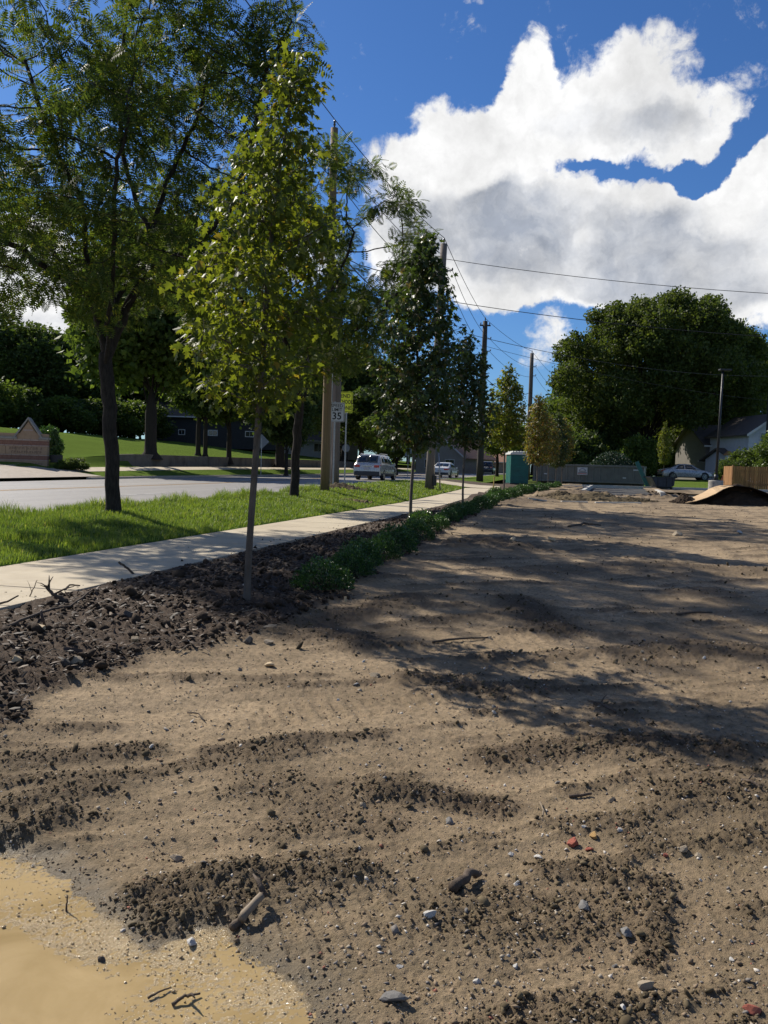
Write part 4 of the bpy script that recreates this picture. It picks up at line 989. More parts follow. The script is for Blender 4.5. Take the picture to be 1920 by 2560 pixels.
p6, pp6 = pole(1390, 108, 12.2, .24, .17, M['darkpole'], 'most distant thin pole, its top just above the reddening saplings', extras=ex_top)
tops = [Vector((ptan.x - 9.5, -14, 13.2)), ptan + Vector((0, 0, 12.9)), pp3 + Vector((.35, 0, 12.3)), pp4 + Vector((0, 0, 12.0)), pp5 + Vector((0, 0, 12.6)), pp6 + Vector((0, 0, 12.3))]
def wire(a, c, sag, r, label, name='power_line', group=None):
    pts = [a + (c - a) * t - Vector((0, 0, sag * 4 * t * (1 - t))) for t in np.linspace(0, 1, 22)]
    o = MB().tube(pts, r, 5).build(name, M['wire'], None, True); tag(o, label, 'cable', group); return o
names_ = ['from overhead to the new tan pole', 'from the tan pole to the weathered pole with conduit', 'from the conduit pole to the dark creosoted pole', 'from the dark creosoted pole to the next brownish pole', 'between the two most distant poles']
for i in range(5):
    a_, c_ = tops[i], tops[i + 1]
    wire(a_, c_, .25 if i else .5, .016, 'topmost black power line running ' + names_[i])
    wire(a_ + Vector((.45, 0, -1.55)), c_ + Vector((.45, 0, -1.55)), .5, .014, 'upper side power line running ' + names_[i])
    wire(a_ + Vector((.45, 0, -2.45)), c_ + Vector((.45, 0, -2.45)), .6, .014, 'lower side power line running ' + names_[i])
    if i: wire(a_ + Vector((0, 0, -4.2)), c_ + Vector((0, 0, -4.0)), .7, .026, 'thick lowest communication cable running ' + names_[i])
e = pp3 + Vector((.35, 0, 0))
wire(e + Vector((0, 0, 11.3)), Vector((36, 38, 10.4)), .9, .015, 'topmost of the service wires spanning right across the clouds')
wire(e + Vector((0, 0, 9.3)), Vector((36, 38, 8.4)), .9, .017, 'middle service wire spanning right behind the oak top')
wire(e + Vector((0, 0, 8.0)), Vector((30, 60, 9.2)), .9, .014, 'lowest service wire running right into the oak crown')
wire(pp4 + Vector((0, 0, 10.0)), Vector((40, 75, 8.4)), .8, .014, 'thin service wire from the dark pole towards the oak')
wire(pp4 + Vector((0, 0, 10.0)), pp4 + Vector((-22, 6, 11.5)), .4, .012, 'thin service wire from the dark pole leftwards across the road')

# ------------------------------------------------------------------ signs
M['signy'] = simple('fluorescent_sign_yellow', (.86,.90,.05), (.80,.84,.05), 4, .5); M['signw'] = simple('sign_white', (.55,.57,.57), (.47,.49,.49), 5, .5)
M['signk'] = simple('sign_black', (.012,.012,.012), None, 5, .6); M['signback'] = simple('aluminium_sign_back', (.24,.26,.27), (.19,.20,.21), 5, .5, metal=.3)
M['red'] = simple('dull_red', (.35,.03,.03), (.28,.025,.025), 5, .5); M['blue'] = simple('dark_blue_print', (.03,.04,.13), None, 5, .6)
def text(s, size, loc, mat, parent, name='lettering', sx=1.0, bold=0.0, rot=(math.pi / 2, 0, 0), align='CENTER', ext=.001):
    cu = bpy.data.curves.new(name, 'FONT'); cu.body = s; cu.size = size; cu.align_x = align; cu.align_y = 'CENTER'; cu.extrude = ext; cu.offset = bold; cu.resolution_u = 3
    o = bpy.data.objects.new(name, cu); COL.objects.link(o); cu.materials.append(mat); o.parent = parent; o.location = loc; o.rotation_euler = rot; o.scale = (sx, 1, 1)
    dg_ = bpy.context.evaluated_depsgraph_get(); me_ = bpy.data.meshes.new_from_object(o.evaluated_get(dg_)); bpy.data.objects.remove(o)
    o = bpy.data.objects.new(name, me_); COL.objects.link(o); o.parent = parent; o.location = loc; o.rotation_euler = rot; o.scale = (sx, 1, 1)
    if not me_.materials: me_.materials.append(mat)
    return o
def frame_rect(mb, x0, x1, z0, z1, w, y):
    for a_, c_, e_, g_ in ((x0, x1, z1 - w, z1), (x0, x1, z0, z0 + w), (x0, x0 + w, z0 + w, z1 - w), (x1 - w, x1, z0 + w, z1 - w)): mb.box(a_, c_, y, y + .002, e_, g_)
    return mb
def roundplate(w, h, r, th, y0=0):
    pts = []
    for cx, cz, a0 in ((w / 2 - r, h / 2 - r, 0), (-w / 2 + r, h / 2 - r, 90), (-w / 2 + r, -h / 2 + r, 180), (w / 2 - r, -h / 2 + r, 270)):
        for k in range(4): a = R(a0 + k * 30); pts.append((cx + r * math.cos(a), y0, cz + r * math.sin(a)))
    return MB().prism(pts, (0, th, 0))
def post(t, h, x=0, y=.03):
    return MB().add([(x-.03,y,-.1),(x-.012,y-.012,-.1),(x+.012,y-.012,-.1),(x+.03,y,-.1),(x+.03,y+.006,-.1),(x-.03,y+.006,-.1),(x-.03,y,h),(x-.012,y-.012,h),(x+.012,y-.012,h),(x+.03,y,h),(x+.03,y+.006,h),(x-.03,y+.006,h)],
        [(k, (k + 1) % 6, 6 + (k + 1) % 6, 6 + k) for k in range(6)] + [(6,7,8,9,10,11), (5,4,3,2,1,0)]).build('post', M['steel'], t)
t = thing('speed_limit_sign', 'white SPEED LIMIT 35 sign on a post, partly behind the tan pole', 'road sign', at(832, 33, 0), R(-1))
post(t, 3.35)
zc = 2.95
pl = roundplate(.60, .75, .04, .004, .006).build('sign_plate', M['signw'], t); pl.location = (.08, 0, zc)
frame_rect(MB(), -.28, .28, -.355, .355, .014, 0).build('border', M['signk'], pl)
text('SPEED', .17, (0, .002, .24), M['signk'], pl, bold=.002, sx=1.0); text('LIMIT', .17, (0, .002, .09), M['signk'], pl, bold=.002); text('35', .38, (0, .002, -.16), M['signk'], pl, bold=.006, sx=1.0)
t = thing('school_zone_sign', 'fluorescent yellow END SCHOOL ZONE sign on its own post', 'road sign', at(861, 36, 0), R(4))
post(t, 3.98)
pl = roundplate(.62, .86, .04, .004, .006).build('sign_plate', M['signy'], t); pl.location = (-.06, 0, 3.56)
frame_rect(MB(), -.285, .285, -.405, .405, .016, 0).build('border', M['signk'], pl)
text('END', .22, (0, .002, .25), M['signk'], pl, bold=.003, sx=.95); text('SCHOOL', .23, (0, .002, 0), M['signk'], pl, bold=.005, sx=.66); text('ZONE', .22, (0, .002, -.25), M['signk'], pl, bold=.003, sx=.85)
t = thing('diamond_sign', 'grey back of a diamond-shaped road sign beyond the road, before the retaining wall', 'road sign', at(652, 68, 0), R(0))
post(t, 3.0, 0, -.02); pl = MB().prism([(0, 0, -.60), (.60, 0, 0), (0, 0, .60), (-.60, 0, 0)], (0, .004, 0)).build('sign_plate', M['signback'], t); pl.location = (0, .02, 2.75)
t = thing('stop_sign', 'pale back of an octagonal stop sign seen past the sign posts, above the silver car', 'road sign', at(863, 88, 0), 0)
post(t, 2.9, 0, -.02); pl = MB().prism([(.42 * math.cos(R(22.5 + 45 * k)), 0, .42 * math.sin(R(22.5 + 45 * k))) for k in range(8)], (0, .004, 0)).build('sign_plate', M['signback'], t); pl.location = (0, .02, 2.75)
t = thing('road_sign', 'small grey sign back on a thin post left of the white sedan', 'road sign', at(1019, 80, 0), 0)
post(t, 2.6, 0, -.02); pl = roundplate(.6, .75, .05, .004).build('sign_plate', M['signback'], t); pl.location = (0, .02, 2.3)

# ------------------------------------------------------------------ vehicles
def paint(name, c, r=.28, metal=.5): return simple(name, c, tuple(x * .96 for x in c), 3, r, metal=metal, coat=.6)
M['silver'] = paint('silver_paint', (.50,.48,.45), metal=.35); M['white'] = paint('white_paint', (.62,.62,.60), metal=0); M['bpaint'] = paint('black_paint', (.012,.014,.014), metal=.2); M['gpaint'] = paint('dark_green_paint', (.015,.04,.034), metal=.2)
M['tail'] = simple('tail_lamp_red', (.50,.015,.01), (.42,.01,.01), 20, .2, coat=.8); M['lampglass'] = simple('lamp_glass', (.6,.6,.6), (.45,.45,.45), 20, .15); M['chrome'] = simple('chrome', (.7,.7,.7), (.6,.6,.6), 20, .12, metal=1)
M['plate'] = simple('licence_plate', (.5,.5,.5), (.40,.36,.36), 20, .5); M['cladding'] = simple('grey_cladding', (.04,.042,.045), (.03,.032,.034), 10, .6)
def car(name, label, loc, rz, prof, paintm, L, w, suv=False, clad=False, group=None, cat='car', plate=True):
    """prof: list of (x, z_bottom, z_belt, z_top, halfwidth belt, halfwidth roof) from the tail (x = 0) to the nose"""
    t = thing(name, label, cat, loc, rz, group)
    Pf = np.array(prof, float)
    def sec(x): return [np.interp(x, Pf[:, 0], Pf[:, k]) for k in range(1, 6)]
    def ring(x):
        zb, zl, zt, wb, wr = sec(x); zm = zb + (zl - zb) * .45; top = zt - zl
        return [(0, zb), (wb * .90, zb), (wb * .985, zb + .06), (wb * 1.0, zb + (zm - zb) * .6), (wb * 1.0, zm), (wb * .985, zl - .05), (wb * .955, zl), (wr + (wb * .955 - wr) * .12, zl + top * .86 - .0), (wr * .93, zt - .02 * min(1, top * 4)), (wr * .6, zt), (0, zt + .012)]
    def S(x, v):
        q = np.array(ring(x)); i = np.arange(len(q)); return np.array([np.interp(v, i, q[:, 0]), np.interp(v, i, q[:, 1])])
    xs = np.unique(np.concatenate([Pf[:, 0], np.linspace(0, L, 34)])); K_ = 11; V = []
    for x in xs:
        r_ = ring(x); V += [(-y, x, z) for y, z in r_[::-1]][:-1] + [(y, x, z) for y, z in r_]
    nr = 2 * K_ - 1; F = [(i * nr + k, i * nr + k + 1, (i + 1) * nr + k + 1, (i + 1) * nr + k) for i in range(len(xs) - 1) for k in range(nr - 1)]
    F += [(i * nr + nr - 1, i * nr, (i + 1) * nr, (i + 1) * nr + nr - 1) for i in range(len(xs) - 1)]
    F += [tuple(range(nr))[::-1], tuple(range((len(xs) - 1) * nr, len(xs) * nr))]
    mb = MB(); mb.add(V, F); body = mb.build('body', paintm, t, True)
    es = body.modifiers.new('split', 'EDGE_SPLIT'); es.split_angle = R(38)
    def patch(nm, mat, x0, x1, v0, v1, side, off=.006, nx=7, nv=4, parent=None, xa=None, xb=None):
        """a piece of the skin between x0..x1 and ring positions v0..v1, standing just proud of it"""
        V, F = [], []
        for i in range(nx):
            for j in range(nv):
                v = v0 + (v1 - v0) * j / (nv - 1); a_ = x0 + ((xa or 0)) * j / (nv - 1); c_ = x1 + ((xb or 0)) * j / (nv - 1); x = a_ + (c_ - a_) * i / (nx - 1)
                y, z = S(x, v); e_ = 1e-2; y1, z1 = S(x, min(v + e_, K_ - 1.001)); y2, z2 = S(x + e_, v)
                tv = np.array([y1 - y, 0, z1 - z]); tx = np.array([y2 - y, e_, z2 - z]); nn = np.cross(tx, tv); nn /= max(np.linalg.norm(nn), 1e-9)
                if nn[0] < 0 and v < 8: nn = -nn
                if v >= 8 and nn[2] < 0: nn = -nn
                V.append((side * (y + off * nn[0]), x + off * nn[1], z + off * nn[2]))
        F = [(i * nv + j, (i + 1) * nv + j, (i + 1) * nv + j + 1, i * nv + j + 1) for i in range(nx - 1) for j in range(nv - 1)]
        m_ = MB(); m_.add(V, F); o = m_.build(nm, mat, parent or t, True); so = o.modifiers.new('thick', 'SOLIDIFY'); so.thickness = .004; so.offset = 0; return o
    return t, patch, S, body
def wheels(t, xr, xf, w, r, rimr=.68, mat=None):
    for x in (xr, xf):
        for s_ in (-1, 1):
            wt = .22; xo = s_ * (w / 2 - .02)
            # wheel arch
            a = [(xo + s_ * .006, x + (r + .07) * math.cos(q), r + .02 + (r + .07) * math.sin(q)) for q in np.linspace(-.15, math.pi + .15, 15)]
            MB().prism(a, (-s_ * .20, 0, 0)).build('wheel_arch', M['black'], t)
            c = MB(); pr = [(r * .62, .0), (r * .94, .0), (r, .03), (r, wt - .03), (r * .94, wt)]
            V, F = [], []; n_ = 24
            for rr, yy in pr:
                for k in range(n_): q = 2 * math.pi * k / n_; V.append((xo + s_ * (.022 - yy), x + rr * math.cos(q), r + rr * math.sin(q)))
            F = [(i * n_ + k, i * n_ + (k + 1) % n_, (i + 1) * n_ + (k + 1) % n_, (i + 1) * n_ + k) for i in range(4) for k in range(n_)]
            F.append(tuple(range(4 * n_, 5 * n_)))
            c.add(V, F); ty = c.build('tyre', M['rubber'], t, True)
            rm = MB(); ro = r * rimr
            for k in range(6):
                q = 2 * math.pi * k / 6; dq = .20
                rm.add([(xo + s_ * .026, x + .04 * math.cos(q - 1.2), r + .04 * math.sin(q - 1.2)), (xo + s_ * .024, x + ro * math.cos(q - dq), r + ro * math.sin(q - dq)), (xo + s_ * .024, x + ro * math.cos(q + dq), r + ro * math.sin(q + dq)), (xo + s_ * .026, x + .04 * math.cos(q + 1.2), r + .04 * math.sin(q + 1.2))], [(0,1,2,3)])
            V = []; 
            for rr in (ro * .93, ro * 1.05):
                for k in range(n_): q = 2 * math.pi * k / n_; V.append((xo + s_ * .027, x + rr * math.cos(q), r + rr * math.sin(q)))
            rm.add(V, [(k, (k + 1) % n_, n_ + (k + 1) % n_, n_ + k) for k in range(n_)])
            V = [(xo + s_ * .01, x + ro * math.cos(2 * math.pi * k / n_), r + ro * math.sin(2 * math.pi * k / n_)) for k in range(n_)]
            rm.build('rim', M['rim'], ty); MB().add(V, [tuple(range(n_))]).build('brake', M['black'], ty)
def suv_prof(L, W, H):
    h = W / 2
    return [(0,.36,.62,.66,h*.90,h*.80),(.03,.30,1.0,1.06,h*.95,h*.80),(.12,.28,1.06,1.16,h*.97,h*.79),(.34,.27,1.07,1.56,h*.98,h*.77),(.50,.27,1.08,H-.06,h*.99,h*.74),(.85,.27,1.08,H-.01,h,h*.74),
     (2.0,.27,1.06,H,h,h*.76),(2.9,.27,1.04,H-.04,h,h*.75),(3.35,.27,1.03,H-.20,h,h*.74),(3.95,.27,1.02,1.12,h*.99,h*.80),(4.15,.27,.98,1.04,h*.98,h*.80),(4.75,.30,.86,.93,h*.93,h*.72),(4.98,.34,.74,.80,h*.84,h*.6),(5.08,.40,.62,.66,h*.72,h*.5)]
def sedan_prof(L, W, H):
    h = W / 2
    return [(0,.36,.62,.66,h*.86,h*.72),(.06,.30,.86,.92,h*.92,h*.76),(.30,.25,.92,1.00,h*.96,h*.78),(.75,.23,.93,1.05,h*.98,h*.78),(1.35,.22,.93,H-.10,h,h*.70),(1.65,.22,.93,H-.02,h,h*.69),
     (2.2,.22,.92,H,h,h*.69),(2.65,.22,.91,H-.05,h,h*.69),(3.5,.22,.88,.98,h*.99,h*.74),(3.75,.22,.86,.93,h*.98,h*.74),(4.4,.25,.74,.80,h*.92,h*.66),(4.7,.30,.60,.66,h*.80,h*.5),(4.82,.38,.50,.54,h*.66,h*.4)]
def build_suv(name, label, loc, rz, pm, cat='car', silver=True, group=None):
    t, patch, S, body = car(name, label, loc, rz, suv_prof(5.08, 1.96, 1.76), pm, 5.08, 1.96, group=group, cat=cat)
    for s_ in (-1, 1):
        patch('side_window', M['darkglass'], .62, 1.28, 6.15, 6.95, s_, xa=.12, xb=0)
        patch('side_window', M['darkglass'], 1.36, 2.34, 6.12, 6.95, s_); patch('side_window', M['darkglass'], 2.42, 3.72, 6.12, 6.95, s_, xb=-.55)
        patch('sill_cladding', M['cladding'], .20, 4.80, 1.5, 3.0, s_, off=.012, nx=20)
        patch('tail_lamp', M['tail'], .04, .42, 5.0, 5.9, s_, off=.012)
        MB().box(s_ * .50 if s_ > 0 else -.86, .86 if s_ > 0 else -.50, -.02, .06, .86, 1.02).build('tail_lamp', M['tail'], t, bevel=.02)
        MB().box(s_ * .96 if s_ > 0 else -1.16, 1.16 if s_ > 0 else -.96, 3.28, 3.40, 1.02, 1.18).build('door_mirror', pm, t, bevel=.03)
        MB().tube([(s_ * .66, .75, 1.77), (s_ * .68, .85, 1.80), (s_ * .69, 2.7, 1.80), (s_ * .69, 2.85, 1.76)], .018, 6).build('roof_rail', M['chrome'], t)
        patch('door_handle', M['chrome'], 1.45, 1.65, 5.35, 5.5, s_, off=.02, nx=2, nv=2); patch('door_handle', M['chrome'], 2.5, 2.7, 5.35, 5.5, s_, off=.02, nx=2, nv=2)
        patch('headlamp', M['lampglass'], 4.55, 4.88, 4.9, 5.9, s_, off=.01)
    for s_ in (-1, 1): patch('rear_window', M['darkglass'], .135, .47, 8.05, 9.999, s_, off=.010, nx=6, nv=5)
    for s_ in (-1, 1): patch('windscreen', M['darkglass'], 3.42, 3.90, 8.1, 9.999, s_, off=.010, nx=6, nv=5)
    MB().box(-.88, .88, -.07, .10, .30, .60).build('rear_bumper', M['cladding'], t, bevel=.04)
    pl = MB().box(-.17, .17, -.045, -.02, .72, .87).build('licence_plate', M['plate'], t)
    text('F-48', .09, (0, -.05, .795), M['signk'], pl) if False else None
    MB().box(-.30, .30, -.05, .0, .93, .96).build('hatch_trim', M['chrome'], t)
    MB().tube([(-.55, .05, .28), (-.55, -.08, .28)], .035, 8).build('exhaust', M['steel'], t)
    wheels(t, .98, 4.02, 1.96, .37)
    return t
def build_sedan(name, label, loc, rz, pm, cat='car', group=None):
    t, patch, S, body = car(name, label, loc, rz, sedan_prof(4.82, 1.84, 1.46), pm, 4.82, 1.84, group=group, cat=cat)
    for s_ in (-1, 1):
        patch('side_window', M['darkglass'], 1.18, 1.98, 6.15, 6.93, s_, xa=.32, xb=0); patch('side_window', M['darkglass'], 2.05, 3.25, 6.15, 6.93, s_, xb=-.62)
        patch('tail_lamp', M['tail'], .05, .30, 4.9, 5.9, s_, off=.012)
        MB().box(.42 if s_ > 0 else -.80, .80 if s_ > 0 else -.42, -.03, .06, .72, .86).build('tail_lamp', M['tail'], t, bevel=.02)
        MB().box(.90 if s_ > 0 else -1.06, 1.06 if s_ > 0 else -.90, 2.95, 3.05, .90, 1.02).build('door_mirror', pm, t, bevel=.03)
        patch('headlamp', M['lampglass'], 4.25, 4.68, 4.8, 5.9, s_, off=.01)
        patch('door_handle', M['chrome'], 1.9, 2.05, 5.3, 5.45, s_, off=.02, nx=2, nv=2); patch('door_handle', M['chrome'], 2.85, 3.0, 5.3, 5.45, s_, off=.02, nx=2, nv=2)
        patch('sill', M['cladding'], .9, 4.0, 1.2, 1.95, s_, off=.010, nx=12)
        patch('rear_window', M['darkglass'], .80, 1.36, 8.1, 9.999, s_, off=.010, nx=6, nv=5)
        patch('windscreen', M['darkglass'], 2.75, 3.42, 8.1, 9.999, s_, off=.010, nx=6, nv=5)
    MB().box(-.82, .82, -.05, .08, .34, .50).build('rear_bumper', M['cladding'], t, bevel=.03)
    MB().box(-.17, .17, -.045, -.01, .60, .72).build('licence_plate', M['plate'], t)
    wheels(t, .98, 3.78, 1.84, .325)
    return t
HD = -TA
def on_road(px, D, dz=.0):
    return at(px, D, dz)
build_suv('silver_suv', 'silver crossover driving away on the road, its red tail lamps beside the sign post', on_road(916, 57.5), HD - R(2), M['silver'])
build_sedan('white_sedan', 'white sedan driving away, partly hidden by the weathered pole with conduit', on_road(1098, 79), HD - R(5), M['white'])
build_suv('dark_suv', 'dark green vehicle crossing far down the road, seen side-on facing left behind the dark pole', on_road(1222, 126, .1), R(83), M['gpaint'])
build_suv('black_suv', 'black vehicle seen from behind next to the far dark green one', on_road(1215, 119, .05), HD, M['bpaint'])
build_sedan('silver_sedan', 'silver sedan parked side-on facing right on the grass beyond the black skip', at(1648, 78, .0), R(-93), M['silver'])
build_suv('parked_suv', 'black car mostly hidden behind the silver sedan in front of the grey house', at(1700, 88, .0), R(-90), M['bpaint'])

# ------------------------------------------------------------------ portable toilet
M['teal'] = simple('teal_plastic', (.010,.125,.105), (.008,.10,.088), 3, .5, c3=(.012,.09,.08), c3scale=2); M['tealroof'] = simple('translucent_white_roof', (.62,.63,.60), (.52,.53,.50), 5, .5)
M['tealside'] = simple('brownish_plastic_side', (.10,.085,.07), (.07,.06,.05), 3, .6)
t = thing('portable_toilet', 'green portable toilet with pale ribbed roof at the far end of the footpath', 'portable toilet', at(1291, 57, .02), R(7))
sc_ = 1.0; w_, d_, h_ = .60, .60, 2.03
mb = MB().box(-w_, w_, -d_, d_, .14, h_); mb.build('cabin', M['teal'], t, bevel=.03)
MB().box(-w_ - .04, w_ + .04, -d_ - .05, d_ + .05, 0, .14).build('skid_base', M['black'], t, bevel=.02)
mb = MB()
for k in range(5): mb.box(-w_ + .06, w_ - .06, -d_ - .012, -d_ + .001, .25 + k * .36, .25 + k * .36 + .30)
mb.build('wall_panel', M['teal'], t, bevel=.01)
for x in (-w_, w_ - .05):
    MB().box(x - .012, x + .062, -d_ - .02, -d_ + .05, .14, h_).build('corner_post', M['teal'], t, bevel=.01)
MB().box(w_, w_ + .018, -d_ + .06, d_ - .06, .2, h_ - .08).build('door', M['tealside'], t, bevel=.006)
pts = [(-w_ - .07, -d_ - .06, h_), (w_ + .07, -d_ - .06, h_), (w_ + .05, -d_ - .06, h_ + .12), (w_ * .5, -d_ - .06, h_ + .21), (-w_ * .5, -d_ - .06, h_ + .21), (-w_ - .05, -d_ - .06, h_ + .12)]
roof = MB().prism(pts, (0, 2 * d_ + .12, 0)).build('roof', M['tealroof'], t, bevel=.015)
for k in range(6): MB().box(-.5 + k * .19, -.5 + k * .19 + .08, -d_ - .075, d_ + .07, h_ + .17, h_ + .235).build('roof_rib', M['tealroof'], roof, bevel=.01)
MB().tube([(.35, .35, h_ + .1), (.35, .35, h_ + .38)], .05, 8).build('vent_pipe', M['black'], t)

# ------------------------------------------------------------------ roll-off dumpster
M['dump'] = simple('grey_green_steel', (.155,.165,.145), (.115,.12,.105), 2.5, .6, .2, 30, c3=(.10,.075,.05), c3scale=3, c3lo=.62, c3hi=.8)
pL, pR = at(1331, 56.5), at(1607, 54.0); v = pR - pL; Ld = Vector((v.x, v.y, 0)).length; rz = math.atan2(v.y, v.x)
t = thing('roll_off_dumpster', 'long grey-green ribbed dumpster with a white company sign on its side', 'dumpster', (pL.x, pL.y, min(pL.z, pR.z) + .0), rz)
Hd = 1.42; mb = MB(); y1 = 2.3
mb.box(0, Ld, 0, .05, .28, Hd); mb.box(0, Ld, y1 - .05, y1, .28, Hd); mb.box(0, .05, .05, y1 - .05, .28, Hd); mb.box(.05, Ld, .05, y1 - .05, .28, .34)
mb.build('bin', M['dump'], t)
nb = 17
for k in range(nb):
    x = .12 + k * (Ld - .30) / (nb - 1); MB().box(x - .045, x + .045, -.07, .0, .40, Hd - .10).build('side_rib', M['dump'], t, bevel=.008)
MB().box(-.03, Ld + .03, -.09, .06, Hd - .10, Hd + .02).build('top_rail', M['dump'], t, bevel=.01)
MB().box(-.03, Ld + .03, y1 - .06, y1 + .09, Hd - .10, Hd + .02).build('top_rail', M['dump'], t, bevel=.01)
MB().box(-.02, Ld + .02, -.09, .0, .30, .40).build('bottom_rail', M['dump'], t, bevel=.01)
d2 = MB().box(Ld - .06, Ld, .05, y1 - .05, .30, Hd - .02).build('tailgate', M['dump'], t)
MB().tube([(Ld + .03, .1, .4), (Ld + .03, .1, Hd - .1)], .03, 6).build('hinge', M['steel'], d2)
for x in (.6, Ld - .6):
    for y in (.35, y1 - .35): MB().tube([(x, y - .08, .12), (x, y + .08, .12)], .12, 14).build('roller', M['rubber'], t, True)
for y in (.7, y1 - .8): MB().box(.1, Ld - .05, y, y + .12, .10, .28).build('long_rail', M['dump'], t)
sg = MB().box(-.33, .33, -.100, -.085, -.25, .25).build('company_sign', M['signw'], t); sg.location = (Ld * (447 - 132) / (838 - 132) + .1, 0, Hd - .40)
frame_rect(MB(), -.31, .31, -.23, .23, .012, -.103).build('border', M['signk'], sg)
# curved name over a pale field with two lines beneath, as the sign reads from here
for k, ch in enumerate('CITY WIDE'):
    a = R(62 - k * 15.5); text(ch, .13, (.30 * math.sin(-a) * .92, -.103, -.12 + .28 * math.cos(a)), M['blue'], sg, rot=(math.pi / 2, a, 0), bold=.003) if False else None
arc = MB()
for k in range(9):
    a = R(-56 + k * 14); c0, c1 = .195, .275
    arc.add([(c * math.sin(a + q) * .98, -.1035, -.075 + c * math.cos(a + q)) for c, q in ((c0, -.075), (c1, -.06), (c1, .06), (c0, .075))], [(0,1,2,3)][::-1])
arc.build('arched_name', M['blue'], sg)
MB().box(-.22, .22, -.1036, -.1015, -.04, .03).build('name_band', M['signback'], sg)
MB().box(-.28, .28, -.1036, -.1015, -.105, -.07).build('dark_band', M['signk'], sg)
MB().box(-.27, .27, -.1036, -.1015, -.185, -.14).build('red_band', M['red'], sg)
for x, z, w2 in ((Ld - .62, Hd - .28, .34), (Ld - 1.25, .62, .20), (.75, .75, .20)):
    MB().box(x, x + w2, -.0745, -.071, z, z + .07).build('stencil_mark', M['signw'], t)

# ------------------------------------------------------------------ leaning green board, black skip, lamp post
M['greenboard'] = simple('teal_board', (.02,.13,.10), (.025,.10,.08), 4, .6); M['concbase'] = simple('round_base_concrete', (.42,.40,.36), (.30,.285,.26), 5, .85, .4, 40, c3=(.2,.18,.16), c3scale=2)
p = at(1627, 51.5); o = MB().box(-.12, .12, -.02, .02, 0, 1.78).build('leaning_board', M['greenboard'], None, bevel=.004)
o.location = p + Vector((-.15, -.1, 0)); o.rotation_euler = (R(-6), R(-25), 0); tag(o, 'teal green board leaning against the right end of the dumpster', 'board')
p = at(1652, 50); t = thing('tipping_skip', 'black self-tipping skip on low wheels right of the leaning green board', 'skip', p, R(3))
prof = [(-.78, 0, .72), (.62, 0, .74), (.58, 0, .26), (.42, 0, .16), (-.45, 0, .16), (-.56, 0, .34)]
MB().prism([(x, -.55, z) for x, y, z in prof], (0, 1.1, 0)).build('hopper', simple('worn_black_steel', (.016,.018,.024), (.035,.037,.045), 5, .5, .3, 40), t, bevel=.02)
MB().box(-.88, .72, -.6, -.55, .68, .75).build('rim', M['black'], t); MB().box(-.88, .72, .55, .6, .68, .75).build('rim', M['black'], t)
for x in (-.4, .1, .45): MB().box(x, x + .05, -.585, -.549, .2, .68).build('rib', M['black'], t)
MB().box(-.45, .55, -.4, .4, .08, .165).build('base_frame', M['black'], t)
for x in (-.35, .45):
    for y in (-.38, .38): MB().tube([(x, y - .03, .07), (x, y + .03, .07)], .07, 10).build('wheel', M['rubber'], t)
p = at(1788, 40, -.45); t = thing('lamp_post', 'tall black lamp post set on a round pale concrete base', 'lamp post', p)
MB().tube([(0, 0, 0), (0, 0, 1.14), (0, 0, 1.17)], [.335, .335, .315], 28).build('concrete_base', M['concbase'], t, True).modifiers.new('e', 'EDGE_SPLIT')
MB().box(-.16, .16, -.16, .16, 1.17, 1.21).build('base_plate', M['black'], t); MB().tube([(0, 0, 1.2), (0, 0, 1.45)], [.11, .085], 12).build('base_cover', M['black'], t, True)
MB().tube([(0, 0, 1.2), (.04, 0, 4), (.08, 0, 6.3)], [.062, .055, .045], 12).build('pole', M['black'], t, True)
hd = MB().box(-.1, .45, -.14, .14, 6.28, 6.36).build('lamp_head', M['black'], t, bevel=.02)
p = at(1907, 58); 
pole(1912, 74, 10.5, .15, .11, M['darkpole'], 'dark pole cut by the picture edge above the thuja and white house')

# ------------------------------------------------------------------ wooden fence
M['cedar'] = simple('new_cedar', (.36,.17,.06), (.27,.125,.045), 4, .8, .4, 30, stretch=(5,5,.6), c3=(.42,.22,.09), c3scale=3)
_n = NB(M['cedar'].node_tree); _p = [x for x in M['cedar'].node_tree.nodes if x.type == 'BSDF_PRINCIPLED'][0]; _src = _p.inputs['Base Color'].links[0].from_socket
_oi = _n.n('ShaderNodeObjectInfo'); _l = _n.mr(_oi.outputs['Random'], 0, 1, .62, 1.15); _n.l(_n.mix(1.0, _src, _l, 'MULTIPLY'), _p.inputs['Base Color'])
pF = at(1831, 58.5); t = thing('board_fence', 'new orange-brown cedar board fence at the right edge of the lot', 'fence', pF, R(-3))
for k in range(34):
    h = 1.58 + rndb.uniform(-.015, .015); o = MB().box(k * .148, k * .148 + .130, rndb.uniform(0, .006), .026, .03, h).build('board', M['cedar'], t)
for k in range(3): MB().box(k * 2.4 - .03, k * 2.4 + .07, .03, .13, -.1, 1.66).build('post', M['cedar'], t)
for z in (.35, 1.25): MB().box(.07, 5.0, .028, .066, z, z + .09).build('rail', M['cedar'], t)
for k in range(12):
    MB().box(-.03, .0, .03 + k * .15, .165 + k * .15, .03, 1.58).build('board', M['cedar'], t)

